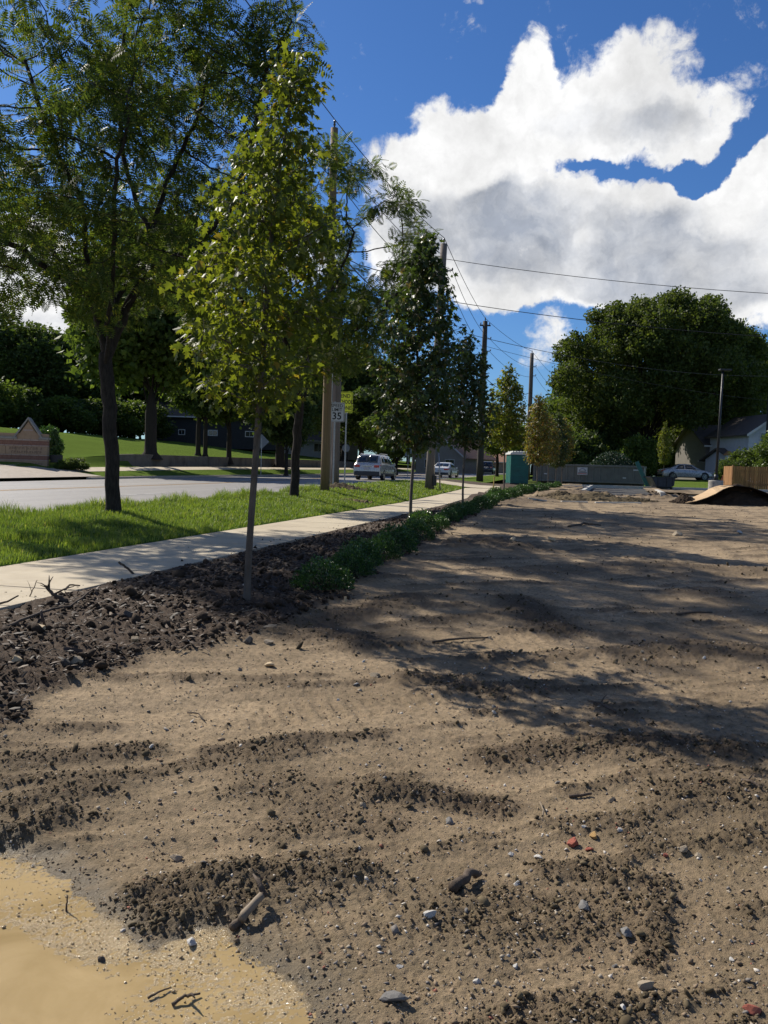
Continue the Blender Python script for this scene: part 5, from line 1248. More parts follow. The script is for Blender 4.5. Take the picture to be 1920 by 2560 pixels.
# ------------------------------------------------------------------ entrance sign, retaining wall
M['lime'] = simple('buff_limestone', (.38,.27,.17), (.30,.21,.13), 4, .85, .3, 40); M['limetrim'] = simple('pale_limestone_band', (.42,.33,.27), (.35,.275,.225), 4, .85, .2, 40)
M['brick'] = simple('reddish_sign_brick', (.21,.105,.075), (.26,.14,.10), 5, .9, .3, 60); M['cap'] = simple('grey_stone_cap', (.30,.29,.25), (.22,.21,.185), 4, .8, .3, 40)
p = at(118, 47.5); t = thing('entrance_sign', 'brick and limestone entrance sign wall with pointed gable, shadow on the grass before it', 'sign', (p.x, p.y, p.z - .1), R(9))
# right end of the wall at the origin, running to the left
def rowblocks(z0, z1, lens, mat, nm, x0, x1, y=0.0, off=0.0):
    x = x1
    k = 0
    while x > x0 + .02:
        L_ = lens * rndb.uniform(.9, 1.1); a_ = max(x0, x - (L_ if (k or not off) else L_ * off)); MB().box(a_ + .006, x - .006, y, .5, z0 + .005, z1 - .005).build(nm, mat, t, bevel=.006); x = a_; k += 1
MB().box(-3.3, -.01, .03, .49, -.3, 1.92).build('core', M['lime'], t)
rowblocks(0.0, .42, .72, M['lime'], 'stone', -3.3, 0); rowblocks(.42, .47, .45, M['limetrim'], 'stone', -3.3, 0, -.015)
rowblocks(.47, .585, .22, M['brick'], 'brick', -3.3, 0, .004); rowblocks(.585, .70, .22, M['brick'], 'brick', -3.3, 0, .004, .5); rowblocks(.70, .76, .45, M['limetrim'], 'stone', -3.3, 0, -.015)
rowblocks(.76, 1.22, .60, M['lime'], 'stone', -3.3, 0); rowblocks(1.22, 1.28, .45, M['limetrim'], 'stone', -3.3, 0, -.015)
rowblocks(1.28, 1.40, .22, M['brick'], 'brick', -3.3, 0, .004); rowblocks(1.40, 1.52, .22, M['brick'], 'brick', -3.3, 0, .004, .5); rowblocks(1.52, 1.60, .45, M['limetrim'], 'stone', -3.3, 0, -.015)
MB().box(-3.35, -1.6, -.08, .58, 1.60, 1.72).build('coping', M['cap'], t, bevel=.01); MB().box(-.45, .05, -.08, .58, 1.60, 1.72).build('coping', M['cap'], t, bevel=.01)
MB().prism([(-1.6, .02, 1.60), (-.45, .02, 1.60), (-.45, .02, 1.72), (-1.02, .02, 2.60), (-1.6, .02, 1.72)], (0, .46, 0)).build('gable', M['lime'], t)
MB().box(-1.28, -.78, .002, .03, 2.06, 2.14).build('gable_band', M['limetrim'], t)
for a_, c_ in (((-1.72, 1.66), (-1.02, 2.70)), ((-.33, 1.66), (-1.02, 2.70))):
    d_ = Vector((c_[0] - a_[0], 0, c_[1] - a_[1])).normalized(); n_ = Vector((-d_.z, 0, d_.x)) * (.09 if a_[0] < -1 else -.09)
    q = [Vector((a_[0], -.09, a_[1])), Vector((c_[0], -.09, c_[1])), Vector((c_[0], -.09, c_[1] + .12)), Vector((a_[0], -.09, a_[1])) + n_]
    MB().prism(q if a_[0] < -1 else q[::-1], (0, .68, 0)).build('gable_coping', M['cap'], t)
M['engr'] = simple('engraved_letters', (.17,.115,.085), None, 5, .9)
for z0, x0, x1, h_ in ((1.02, -2.0, -.25, .14), (.82, -1.9, -.25, .13), (.18, -1.9, -.3, .13)):
    x = x0
    while x < x1:     # worn engraved characters, too eroded to read
        wq = rndb.uniform(.07, .13); mb = MB(); k = rndb.randint(0, 3)
        mb.box(x, x + .025, -.003, .001, z0, z0 + h_)
        if k != 1: mb.box(x + .027, x + wq - .02, -.003, .001, z0 + h_ - .025, z0 + h_)
        if k != 2: mb.box(x + .027, x + wq - .02, -.003, .001, z0 + h_ * .45, z0 + h_ * .45 + .022)
        if k: mb.box(x + wq - .018, x + wq, -.003, .001, z0, z0 + h_ * (1 if k > 1 else .5))
        mb.build('engraved_mark', M['engr'], t); x += wq + .045 + (.12 if rndb.random() < .15 else 0)
o = bpy.data.objects
bgtree('low', 124, 49.3, 1.9, 1.5, 'box', 'clipped_shrub', 'round leafy shrub touching the right end of the entrance sign', cat='shrub', dz=0)
for px, D, H, W_, lab in ((163, 47, .55, 1.3, 'low dry shrub on the mulch right of the entrance sign'), (188, 47.5, .7, 1.7, 'spiky grey-green plant, tallest in the mulch right of the entrance sign')):
    bgtree('low', px, D, H, W_, 'dense2', 'bed_plant', lab, cat='plant', dz=0)
t = thing('flood_light', 'small dark box-shaped flood light on the grass beside the entrance sign', 'light fixture', at(141, 48)); MB().box(-.33, .33, -.1, .1, .25, .68).build('housing', M['black'], t, bevel=.02); MB().tube([(0, 0, 0), (0, 0, .28)], .04, 8).build('stem', M['black'], t)
M['wallc'] = simple('retaining_wall_concrete', (.20,.165,.125), (.145,.12,.09), 1.5, .9, .4, 30, c3=(.09,.075,.055), c3scale=.8)
t = thing('retaining_wall', 'long low concrete retaining wall between the far footpath and the lawn', 'wall', (0, 0, 0))
s_ = 51.0; k = 0
while s_ < 112:
    q = []
    for (a_, d_) in ((s_ + .01, 29.0), (s_ + 1.99, 29.0), (s_ + 1.99, 29.28), (s_ + .01, 29.28)):
        x_, y_ = xy(a_, d_); q.append((x_, y_, float(Z(np.array([a_]), np.array([29.25]))[0]) + .10))
    MB().add([(a_, c_, e_ - 1.25) for a_, c_, e_ in q] + q, [(3,2,1,0), (4,5,6,7), (0,1,5,4), (1,2,6,5), (2,3,7,6), (3,0,4,7)]).build('wall_panel', M['wallc'], t, bevel=.012)
    s_ += 2.0

# ------------------------------------------------------------------ houses
def mk(name, c, **k): return simple(name, c, tuple(x * .85 for x in c), 2, .85, **k)
M['sidedark'] = mk('dark_grey_siding', (.035,.036,.038)); M['sidewhite'] = mk('white_siding', (.62,.63,.66)); M['sidegrey'] = mk('grey_siding', (.17,.155,.135)); M['sidecream'] = mk('cream_siding', (.34,.31,.26))
M['roofred'] = mk('red_brown_shingles', (.28,.15,.10)); M['roofgrey'] = mk('grey_shingles', (.10,.085,.075)); M['trimw'] = mk('white_trim', (.65,.65,.62)); M['foundation'] = mk('foundation_block', (.2,.19,.17)); M['hbrick'] = mk('chimney_brick', (.20,.085,.055))
def house(name, label, px, D, W_, Dp, He, Hr, wall, roof, rz=0, gable='x', wins=(), chimney=None, siding=True, dz=-.2, porch=False):
    p = at(px, D, dz); t = thing(name, label, 'house', p, rz)
    if gable == 'x':   # ridge along x: eaves face the viewer
        MB().box(-W_/2, W_/2, 0, Dp, 0, He).build('wall', wall, t)
        MB().prism([(-W_/2, 0, He), (-W_/2, Dp, He), (-W_/2, Dp/2, He + Hr)], (W_, 0, 0)).build('gable_wall', wall, t)
        for s_ in (0, 1):
            y0 = -.5 if s_ == 0 else Dp + .5; zz_ = He - .5 * Hr / (Dp / 2)
            rf = MB().prism([(-W_/2 - .4, y0, zz_), (-W_/2 - .4, Dp/2, He + Hr), (-W_/2 - .4, Dp/2, He + Hr + .14), (-W_/2 - .4, y0, zz_ + .14)], (W_ + .8, 0, 0)).build('roof', roof, t)
            MB().box(-W_/2 - .4, W_/2 + .4, y0 - (.1 if s_ == 0 else -.0), y0 + (.0 if s_ == 0 else .1), zz_ - .03, zz_ + .12).build('gutter', M['trimw'], rf)
    else:              # gable faces the viewer
        MB().prism([(-W_/2, 0, 0), (W_/2, 0, 0), (W_/2, 0, He), (0, 0, He + Hr), (-W_/2, 0, He)], (0, Dp, 0)).build('wall', wall, t)
        for s_ in (-1, 1):
            x1 = s_ * (W_/2 + .4); z1 = He - .4 * Hr / (W_ / 2)
            rf = MB().prism([(x1, -.4, z1), (0, -.4, He + Hr), (0, -.4, He + Hr + .14), (x1, -.4, z1 + .14)], (0, Dp + .8, 0)).build('roof', roof, t)
            MB().prism([(x1, -.46, z1 - .08), (0, -.46, He + Hr - .08), (0, -.46, He + Hr + .15), (x1, -.46, z1 + .15)], (0, .055, 0)).build('barge_board', M['trimw'], rf)
    if siding:
        for k in range(int(He / .30)):
            MB().box(-W_/2 - .02, W_/2 + .02, -.028, -.002, k * .30 + .02, k * .30 + .275).build('siding_board', wall, t)
    for (x, z, w2, h2) in wins:
        f = MB(); f.box(x - w2/2 - .09, x + w2/2 + .09, -.07, -.03, z - .09, z + h2 + .09); f = f.build('window', M['trimw'], t)
        MB().box(x - w2/2, x - .025, -.085, -.072, z, z + h2).build('pane', M['darkglass'], f); MB().box(x + .025, x + w2/2, -.085, -.072, z, z + h2).build('pane', M['darkglass'], f)
    if chimney: MB().box(chimney[0], chimney[0] + .8, Dp * .45, Dp * .45 + .8, He, He + Hr + .9).build('chimney', M['hbrick'], t)
    return t
house('dark_house', 'dark grey house in deep shade beyond the lawn with small white-framed windows', 535, 112, 17, 9, 4.2, 2.6, M['sidedark'], M['roofgrey'], R(4), 'x', wins=((-4.2, 1.7, .7, .55), (-.2, 1.7, 1.1, .6), (4.6, 1.7, 1.0, .6)))
house('gabled_house', 'pale gabled house glimpsed above the silver car roof', 805, 132, 11, 9, 2.8, 2.6, M['sidecream'], M['roofgrey'], R(2), 'y', wins=((-2.5, 1.0, 1.2, 1.1), (2.5, 1.0, 1.2, 1.1)))
house('white_gable_house', 'house with white front gable and long red-brown roof behind the white sedan', 1098, 122, 7.5, 12, 2.6, 3.0, M['sidecream'], M['roofred'], R(-28), 'y', wins=((-1.6, 1.0, 1.3, 1.1), (1.6, 1.0, 1.3, 1.1)))
house('brown_roof_house', 'low house with tan-brown roof right of the white gable house', 1175, 150, 14, 9, 2.3, 2.0, M['sidecream'], M['roofred'], R(-8), 'x', wins=((-4, 1.0, 1.6, 1.1), (0, 1.0, 1.6, 1.1), (4, 1.0, 1.2, 1.1)))
house('distant_house', 'small distant house with orange-brown roof just left of the portable toilet', 1246, 165, 12, 9, 2.5, 2.4, M['sidecream'], M['roofred'], R(-5), 'x', wins=((-3, 1.0, 1.4, 1.1), (3, 1.0, 1.4, 1.1)))
house('white_side_house', 'small white house behind the lawn tree left of the tan pole', 770, 128, 8, 8, 2.7, 1.8, M['sidewhite'], M['roofgrey'], R(5), 'x', wins=((-2, 1.0, 1.2, 1.1), (1.5, 1.0, 1.2, 1.1)))
house('grey_house', 'grey-brown house with dark roof behind the silver sedan and lamp post', 1816, 82, 4.4, 7, 3.7, 1.9, M['sidegrey'], M['roofgrey'], R(4), 'x', wins=((.8, 1.1, 1.2, 1.2),))
t = house('white_house', 'tall white clapboard house with twin gables at the right edge', 1934, 75, 5.0, 7, 4.5, 1.7, M['sidewhite'], M['roofgrey'], R(6), 'y', wins=((-1.0, 3.2, .8, 1.3), (1.0, 3.2, .8, 1.3)))
house('white_annex', 'low white lean-to annex between the grey and the white house', 1855, 77, 2.2, 4, 2.2, .9, M['sidewhite'], M['roofgrey'], R(14), 'x', wins=((0, 1.0, .8, .9),))
p = at(1818, 76); t = thing('bird_house', 'small wooden bird house with white front, on a post beside the lamp post', 'bird house', p)
MB().box(-.05, .05, -.05, .05, 0, 1.75).build('post', M['cedar'], t); bx = MB().box(-.30, .30, -.2, .2, 1.75, 2.35).build('box', M['trimw'], t)
MB().prism([(-.42, -.3, 2.33), (.42, -.3, 2.33), (0, -.3, 2.72)], (0, .6, 0)).build('roof', M['cedar'], t); MB().tube([(0, -.21, 2.1), (0, -.19, 2.1)], .08, 12).build('entrance_hole', M['signk'], bx)

# ------------------------------------------------------------------ building-site things at the end of the soil
M['ply'] = simple('warped_plywood', (.50,.34,.18), (.42,.28,.145), 3, .7, .2, 30, stretch=(1, 6, 1)); M['plydark'] = simple('dark_faced_board', (.045,.04,.035), (.06,.05,.045), 3, .95, spec=.0)
def soil_pile(px, D, W_, Dp, H, label, seed, mat='blackclod', rz=0):
    rng = np.random.RandomState(seed); n_ = 44; V = []; 
    for i in range(n_):
        for j in range(n_):
            x = (i / (n_ - 1) * 2 - 1); y = (j / (n_ - 1) * 2 - 1); r_ = min(1, math.hypot(x, y)); V.append((x, y, r_))
    V = np.array(V); nz = fbm(V[:, 0] * 2.2 + seed, V[:, 1] * 2.2, 3); h = np.clip(1 - V[:, 2] * (1 + .25 * nz), 0, 1) ** 1.15
    Zp = H * h * (1 + .3 * nz) + .17 * np.abs(fbm(V[:, 0] * 6 * W_ / 2, V[:, 1] * 6, 3)) * (h > .02) - .06 * (h <= .02) - .02
    P = np.stack([V[:, 0] * W_ / 2, V[:, 1] * Dp / 2, Zp], 1); i = np.arange(n_ - 1)[:, None] * n_ + np.arange(n_ - 1)[None]
    F = np.stack([i, i + n_, i + n_ + 1, i + 1], -1).reshape(-1, 4); F = F[(Zp[F] > -.05).any(1)]
    o = link('soil_pile', np_mesh('soil_pile', P, np.full(len(F), 4), F.ravel()), M[mat], smooth=True); o.location = at(px, D, -.03, f=soilz); o.rotation_euler = (0, 0, rz); return tag(o, label, 'soil pile')
soil_pile(1712, 29.5, 1.15, 1.0, .34, 'small black heap of topsoil left of the plywood ramp', 3)
soil_pile(1842, 30, 3.5, 2.0, .74, 'large black heap of topsoil under the bent plywood sheets', 5)
soil_pile(1480, 30.2, 3.4, 1.4, .30, 'long low ridge of dark soil in front of the dumpster', 8, 'clod', R(3))
soil_pile(1580, 29.6, 2.2, 1.1, .20, 'low lumpy ridge of dark soil between the kerb line and the car park', 9, 'clod')
soil_pile(1400, 31, 1.6, 1.2, .26, 'brownish mound of soil at the far end of the hedge', 10, 'clod')
def bent_sheet(name, label, px, D, L_, Wd, prof, mat, rz, cat='plywood sheet', dz=0):
    n_ = len(prof); mb = MB(); V = [(x, y, z + k * .018) for k in (0, 1) for (x, z) in prof for y in (0, Wd)]
    F = [(2*i, 2*i+2, 2*i+3, 2*i+1)[::-1] for i in range(n_ - 1)] + [(2*n_+2*i, 2*n_+2*i+2, 2*n_+2*i+3, 2*n_+2*i+1) for i in range(n_ - 1)]
    F += [(2*i, 2*i+2, 2*n_+2*i+2, 2*n_+2*i) for i in range(n_ - 1)] + [(2*i+1, 2*n_+2*i+1, 2*n_+2*i+3, 2*i+3) for i in range(n_ - 1)] + [(0, 2*n_, 2*n_+1, 1), (2*n_-2, 2*n_-1, 4*n_-1, 4*n_-2)]
    o = mb.add(V, F).build(name, mat); o.location = at(px, D, dz, f=soilz); o.rotation_euler = (0, 0, rz); return tag(o, label, cat)
bent_sheet('plywood_sheet', 'light tan plywood sheet bowed like a ramp up the black soil heap', 1716, 29.0, 2, 1.0, [(0, .03), (.35, .10), (.7, .22), (1.0, .36), (1.25, .52), (1.45, .60), (1.62, .64)], M['ply'], R(4))
bent_sheet('dark_board', 'dark thin board lying over the top of the black soil heap', 1810, 29.3, 2, .8, [(0, .60), (.4, .66), (.9, .62), (1.4, .46), (1.9, .22), (2.3, .05)], M['plydark'], R(0))
def bar(name, label, px0, D0, px1, D1, w, h, mat, cat, group=None, dz=0.0, f=None):
    a_, c_ = at(px0, D0, dz, f=f or soilz), at(px1, D1, dz, f=f or soilz); v = c_ - a_; L_ = v.length
    o = MB().box(0, L_, -w / 2, w / 2, -.04, h).build(name, mat, None, bevel=.008); o.location = a_; o.rotation_euler = (0, -math.asin(v.z / L_), math.atan2(v.y, v.x)); return tag(o, label, cat, group)
bar('kerb_stone', 'short pale kerb stretch at the left end of the flush kerb line', 1320, 28.0, 1366, 28.05, .12, .035, M['newkerb'], 'kerb')
bar('kerb_stone', 'middle stretch of the pale kerb line half buried in soil', 1403, 28.0, 1468, 28.1, .12, .04, M['newkerb'], 'kerb')
bar('kerb_stone', 'right-hand stretch of the pale kerb line half buried in soil', 1488, 28.1, 1602, 28.2, .12, .04, M['newkerb'], 'kerb')
bar('kerb_stone', 'bright new kerb turning back beside the dumpster', 1457, 37.0, 1478, 47, .16, .20, M['newkerb'], 'kerb')
bar('kerb_stone', 'bright new kerb stretch right of the dumpster, pointing at the black skip', 1657, 33.5, 1640, 44, .18, .14, M['newkerb'], 'kerb')
bar('kerb_stone', 'long new kerb along the access road behind the dumpster', 1420, 50.3, 1960, 50.4, .16, .16, M['newkerb'], 'kerb', f=zf)
bar('kerb_stone', 'new kerb closing off the hedge bed in front of the dumpster', 1392, 47.3, 1476, 47.2, .16, .16, M['newkerb'], 'kerb', f=zf)
o = bar('survey_stake', 'yellow wooden survey stake standing in the grass beside the footpath', 1230, 38, 1231, 38, .04, .02, M['ply'], 'stake')
bpy.data.objects.remove(o)
p = at(1231, 38); o = MB().tube([(0, 0, -.05), (.06, 0, .85)], .028, 6).build('survey_stake', simple('stake_yellow', (.50,.36,.08), (.42,.30,.08), 6, .7)); o.location = p; tag(o, 'thin yellow stake standing at the edge of the footpath by the fourth maple', 'stake')
p = at(1805, 47); t = thing('ribbon_stake', 'wooden stake with orange ribbon between the lamp base and the cedar fence', 'stake', p); MB().box(-.025, .025, -.02, .02, -.05, .95).build('stake', M['cedar'], t); MB().add([(-.02,-.03,.95),(.03,-.03,.97),(-.1,-.05,.6),(-.35,-.06,.42),(-.38,-.04,.48),(-.12,-.03,.68)],[(0,1,2),(0,2,5),(2,3,4),(2,4,5)]).build('ribbon', simple('orange_ribbon', (.6,.12,.04), None, 5, .6), t)
# ------------------------------------------------------------------ stones, clods, chips and sticks
import bmesh
def rock_tpl(seed, flat=.7):
    bm = bmesh.new(); bmesh.ops.create_icosphere(bm, subdivisions=1, radius=.5); rng = np.random.RandomState(seed)
    V = np.array([v.co[:] for v in bm.verts]); F = [tuple(v.index for v in f.verts) for f in bm.faces]; bm.free()
    V *= rng.uniform(.62, 1.25, (len(V), 1)); V *= np.array([1.15, .9, flat]); 
    for _ in range(2):      # broken faces
        n_ = rng.normal(size=3); n_ /= np.linalg.norm(n_); dd = V @ n_; V -= np.clip(dd - .28, 0, None)[:, None] * n_
    return V, F
RT = [rock_tpl(k, f) for k, f in enumerate((.7, .55, .8, .45, .65, .75))]
def oct_tpl(seed):
    rg_ = np.random.RandomState(seed); V = np.array([(1,0,0),(0,1,0),(-1,0,0),(0,-1,0),(0,0,.7),(0,0,-.5)]) * .52 * rg_.uniform(.6, 1.3, (6, 1)) + rg_.normal(0, .06, (6, 3))
    return V, [(0,1,4),(1,2,4),(2,3,4),(3,0,4),(1,0,5),(2,1,5),(3,2,5),(0,3,5)]
OT = [oct_tpl(k) for k in range(6)]
def rocks(name, X, Y, S, mat, seed, sink=.18, zfun=None, smooth=False, aspect=1.0, RT=RT):
    rng = np.random.RandomState(seed); zz = soil_fields(X, Y)[0] if zfun is None else zfun(X, Y); parts = []
    Vs, sizes, idx, off = [], [], [], 0
    for k, (T, F) in enumerate(RT):
        m_ = (np.arange(len(X)) % len(RT)) == k; n_ = m_.sum()
        if n_ == 0: continue
        a = rng.uniform(0, 2 * np.pi, n_); tl = rng.normal(0, .35, (n_, 2))
        ca, sa = np.cos(a)[:, None], np.sin(a)[:, None]; sc_ = rng.uniform(.8, 1.25, (n_, 1, 3)) * np.array([aspect, 1, 1])
        Q = T[None] * sc_; x = Q[..., 0] * ca - Q[..., 1] * sa; y = Q[..., 0] * sa + Q[..., 1] * ca; z = Q[..., 2] + x * tl[:, :1] + y * tl[:, 1:]
        s_ = S[m_][:, None]; V = np.stack([X[m_][:, None] + x * s_, Y[m_][:, None] + y * s_, zz[m_][:, None] + z * s_ + s_ * (.28 - sink)], -1)
        Vs.append(V.reshape(-1, 3)); f = np.array(F).ravel(); idx.append((f[None] + (np.arange(n_) * len(T))[:, None]).ravel() + off); off += n_ * len(T); sizes.append(np.full(n_ * len(F), 3))
    return link(name, np_mesh(name, np.concatenate(Vs), np.concatenate(sizes), np.concatenate(idx)), mat, smooth=smooth)
def fan(rng, n_, y0, y1, p=1.0):
    u = rng.uniform(0, 1, n_); Y = (y0 ** (-p) + u * (y1 ** (-p) - y0 ** (-p))) ** (-1 / p); X = rng.uniform(-1, 1, n_) * (Y * .48 + .5); return X, Y
rng = np.random.RandomState(42)
X, Y = fan(rng, 36000, 1.7, 30, .75); s_, d_ = sd(X, Y); f_ = soil_fields(X, Y)
k = (d_ < 4.2) & (f_[2] < .7) & (rng.uniform(size=len(X)) < 1 - .7 * f_[1])
X, Y = X[k], Y[k]; S = np.exp(rng.normal(-4.98, .42, len(X))) * (1 + .05 * Y)
tag(rocks('loose_gravel', X, Y, S, M['grit'], 1, RT=OT), 'countless small pebbles and grit strewn over the bare soil', 'gravel', kind='stuff')
# crumbs of dark soil, thick where the ground is broken up
X, Y = fan(rng, 190000, 1.7, 28, .7); s_, d_ = sd(X, Y); k = d_ < 4.2; X, Y = X[k], Y[k]; f_ = soil_fields(X, Y)
k = (rng.uniform(size=len(X)) < np.clip(f_[3] - .16, 0.006, 1) * .60) & (f_[1] < .5) & (f_[2] < .75); X, Y = X[k][:34000], Y[k][:34000]; S = np.exp(rng.normal(-4.72, .48, len(X))) * (1 + .05 * Y)
print('clods', len(X))
big = S > .021
tag(rocks('soil_clods', X[~big], Y[~big], S[~big], M['clod'], 12, sink=.1, RT=OT), 'fine crumbs of dark soil sprinkled along the broken tracks', 'soil clods', kind='stuff')
X, Y, S = X[big], Y[big], S[big]
tag(rocks('soil_clods', X, Y, np.minimum(S, .10), M['clod'], 2, sink=.1), 'broken crumbs of dark soil lying in rows along the tracks', 'soil clods', kind='stuff')
X = rng.uniform(-7.5, 5.0, 60000); Y = rng.uniform(3.6, 26, 60000); s_, d_ = sd(X, Y); k = (d_ < 4.25) & (d_ > 1.5); X, Y = X[k], Y[k]; f_ = soil_fields(X, Y)
k = (f_[1] > .4); X, Y = X[k], Y[k]; w_ = np.clip(8 / Y, .15, 1) * (1 + .0 * X); k = rng.uniform(size=len(X)) < w_; X, Y = X[k][:8500], Y[k][:8500]; S = np.exp(rng.normal(-3.45, .5, len(X)))
print('black clods', len(X))
tag(rocks('topsoil_clods', X, Y, np.minimum(S, .14), M['blackclod'], 3, sink=.12), 'rough lumps of black topsoil filling the planting bed', 'soil clods', kind='stuff')
# grit standing in the wet mud
X = rng.uniform(-2.6, .1, 60000); Y = rng.uniform(1.75, 3.9, 60000); k = inpoly(X, Y, pud) > -.02; X, Y = X[k], Y[k]; k = inpoly(X, Y, deep) < .02; X, Y = X[k][:1800], Y[k][:1800]
M['wetgrit'] = simple('wet_grit', (.46,.34,.18), (.30,.215,.105), 60, .16, .4, 200, spec=.7)
tag(rocks('mud_grit', X, Y, np.exp(rng.normal(-5.3, .4, len(X))), M['wetgrit'], 31, sink=.12, RT=OT), 'glinting wet grit standing in the shallow muddy water', 'wet grit', kind='stuff')
# crumbs spilled on the footpath
s_ = rng.uniform(2.5, 40, 420); d_ = 4.36 + np.abs(rng.normal(0, .22, 420)); d_ = np.minimum(d_, 5.9); X, Y = xy(s_, d_)
tag(rocks('spilled_soil', X, Y, np.exp(rng.normal(-4.2, .45, 420)), M['blackclod'], 33, zfun=lambda x, y: Z(*sd(x, y)) + .018, RT=OT), 'dark crumbs of soil spilled along the edge of the footpath', 'soil crumbs', kind='stuff')
# bark mulch
n_ = 26000; X = rng.uniform(-5.5, 3, n_); Y = rng.uniform(4.0, 18, n_); s_, d_ = sd(X, Y); f_ = soil_fields(X, Y); k = (f_[1] > .35) & (d_ < 4.2); X, Y = X[k], Y[k]; z = soil_fields(X, Y)[0]; n_ = len(X)
CH = (np.array([(-.12, 0, 0), (.12, .02, .02), (.10, 1, -.02), (-.09, .95, .03), (0, .5, .12)]), [(0, 1, 4), (1, 2, 4), (2, 3, 4), (3, 0, 4)])
B = rng.normal(size=(n_, 3)) * np.array([1, 1, .3]); Nn = rng.normal(0, .3, (n_, 3)) + np.array([0, 0, 1])
tag(link('bark_mulch', scatter('bark_mulch', CH, np.stack([X, Y, z + .012], 1), B, Nn, np.exp(rng.normal(-3.1, .4, n_))), M['chips']), 'dark shredded bark mulch around the saplings and hedge', 'mulch', kind='stuff')

def gp(px, py):
    """surface point of the worked soil under a pixel of the photograph"""
    v = ray(px, py); t = 1.2
    while t < 60:
        if EYE + v.z * t < soilz(v.x * t, v.y * t): break
        t *= 1.02
    a_, c_ = t / 1.02, t
    for _ in range(8):
        m_ = (a_ + c_) / 2
        if EYE + v.z * m_ < soilz(v.x * m_, v.y * m_): c_ = m_
        else: a_ = m_
    return Vector((v.x * c_, v.y * c_, soilz(v.x * c_, v.y * c_)))
def smat(nm, c): M[nm] = simple(nm, c, tuple(x * .72 for x in c), 18, .85, .4, 80); return M[nm]
smat('st_white', (.50,.48,.44)); smat('st_tan', (.36,.29,.20)); smat('st_grey', (.20,.19,.175)); smat('st_red', (.36,.10,.06)); smat('st_dark', (.085,.07,.055)); smat('st_ochre', (.40,.24,.08)); smat('st_wood', (.55,.42,.25))
def stone_mesh(seed, flat):
    bm = bmesh.new(); bmesh.ops.create_icosphere(bm, subdivisions=2, radius=.5); rg_ = np.random.RandomState(seed)
    V = np.array([v.co[:] for v in bm.verts]); 
    nz = fbm(V[:, 0] * 2.2 + seed, V[:, 1] * 2.2 + V[:, 2], 2); V *= (1 + .45 * nz)[:, None]
    for _ in range(6):
        n_ = rg_.normal(size=3); n_ /= np.linalg.norm(n_); dd = V @ n_; V -= np.clip(dd - rg_.uniform(.24, .36), 0, None)[:, None] * n_
    V *= np.array([1.2, .9, flat])
    for v, c in zip(bm.verts, V): v.co = c
    me = bpy.data.meshes.new('stone'); bm.to_mesh(me); bm.free(); return me
SM = [stone_mesh(k, f) for k, f in enumerate((.8, .6, .45, .9, .7))]
def stone(px, py, wpx, mat, label, kind_=0, name='stone', cat='stone', group=None, rz=None):
    p = gp(px, py); D = p.y; w = wpx / FPX * D
    me = SM[kind_ % len(SM)]; o = bpy.data.objects.new(name, me); COL.objects.link(o)
    if not me.materials: me.materials.append(M[mat])
    o.material_slots[0].link = 'OBJECT'; o.material_slots[0].material = M[mat]
    o.location = p + Vector((0, 0, w * .13)); o.scale = (w / 1.1,) * 3; o.rotation_euler = (.1, .15, rz if rz is not None else (px * .71) % 6.28)
    return tag(o, label, cat, group)
Z4 = lambda x, y: (960 + x / 1.728, 1600 + y / 1.728)
Z3 = lambda x, y: (x / 1.728, 1600 + y / 1.728)
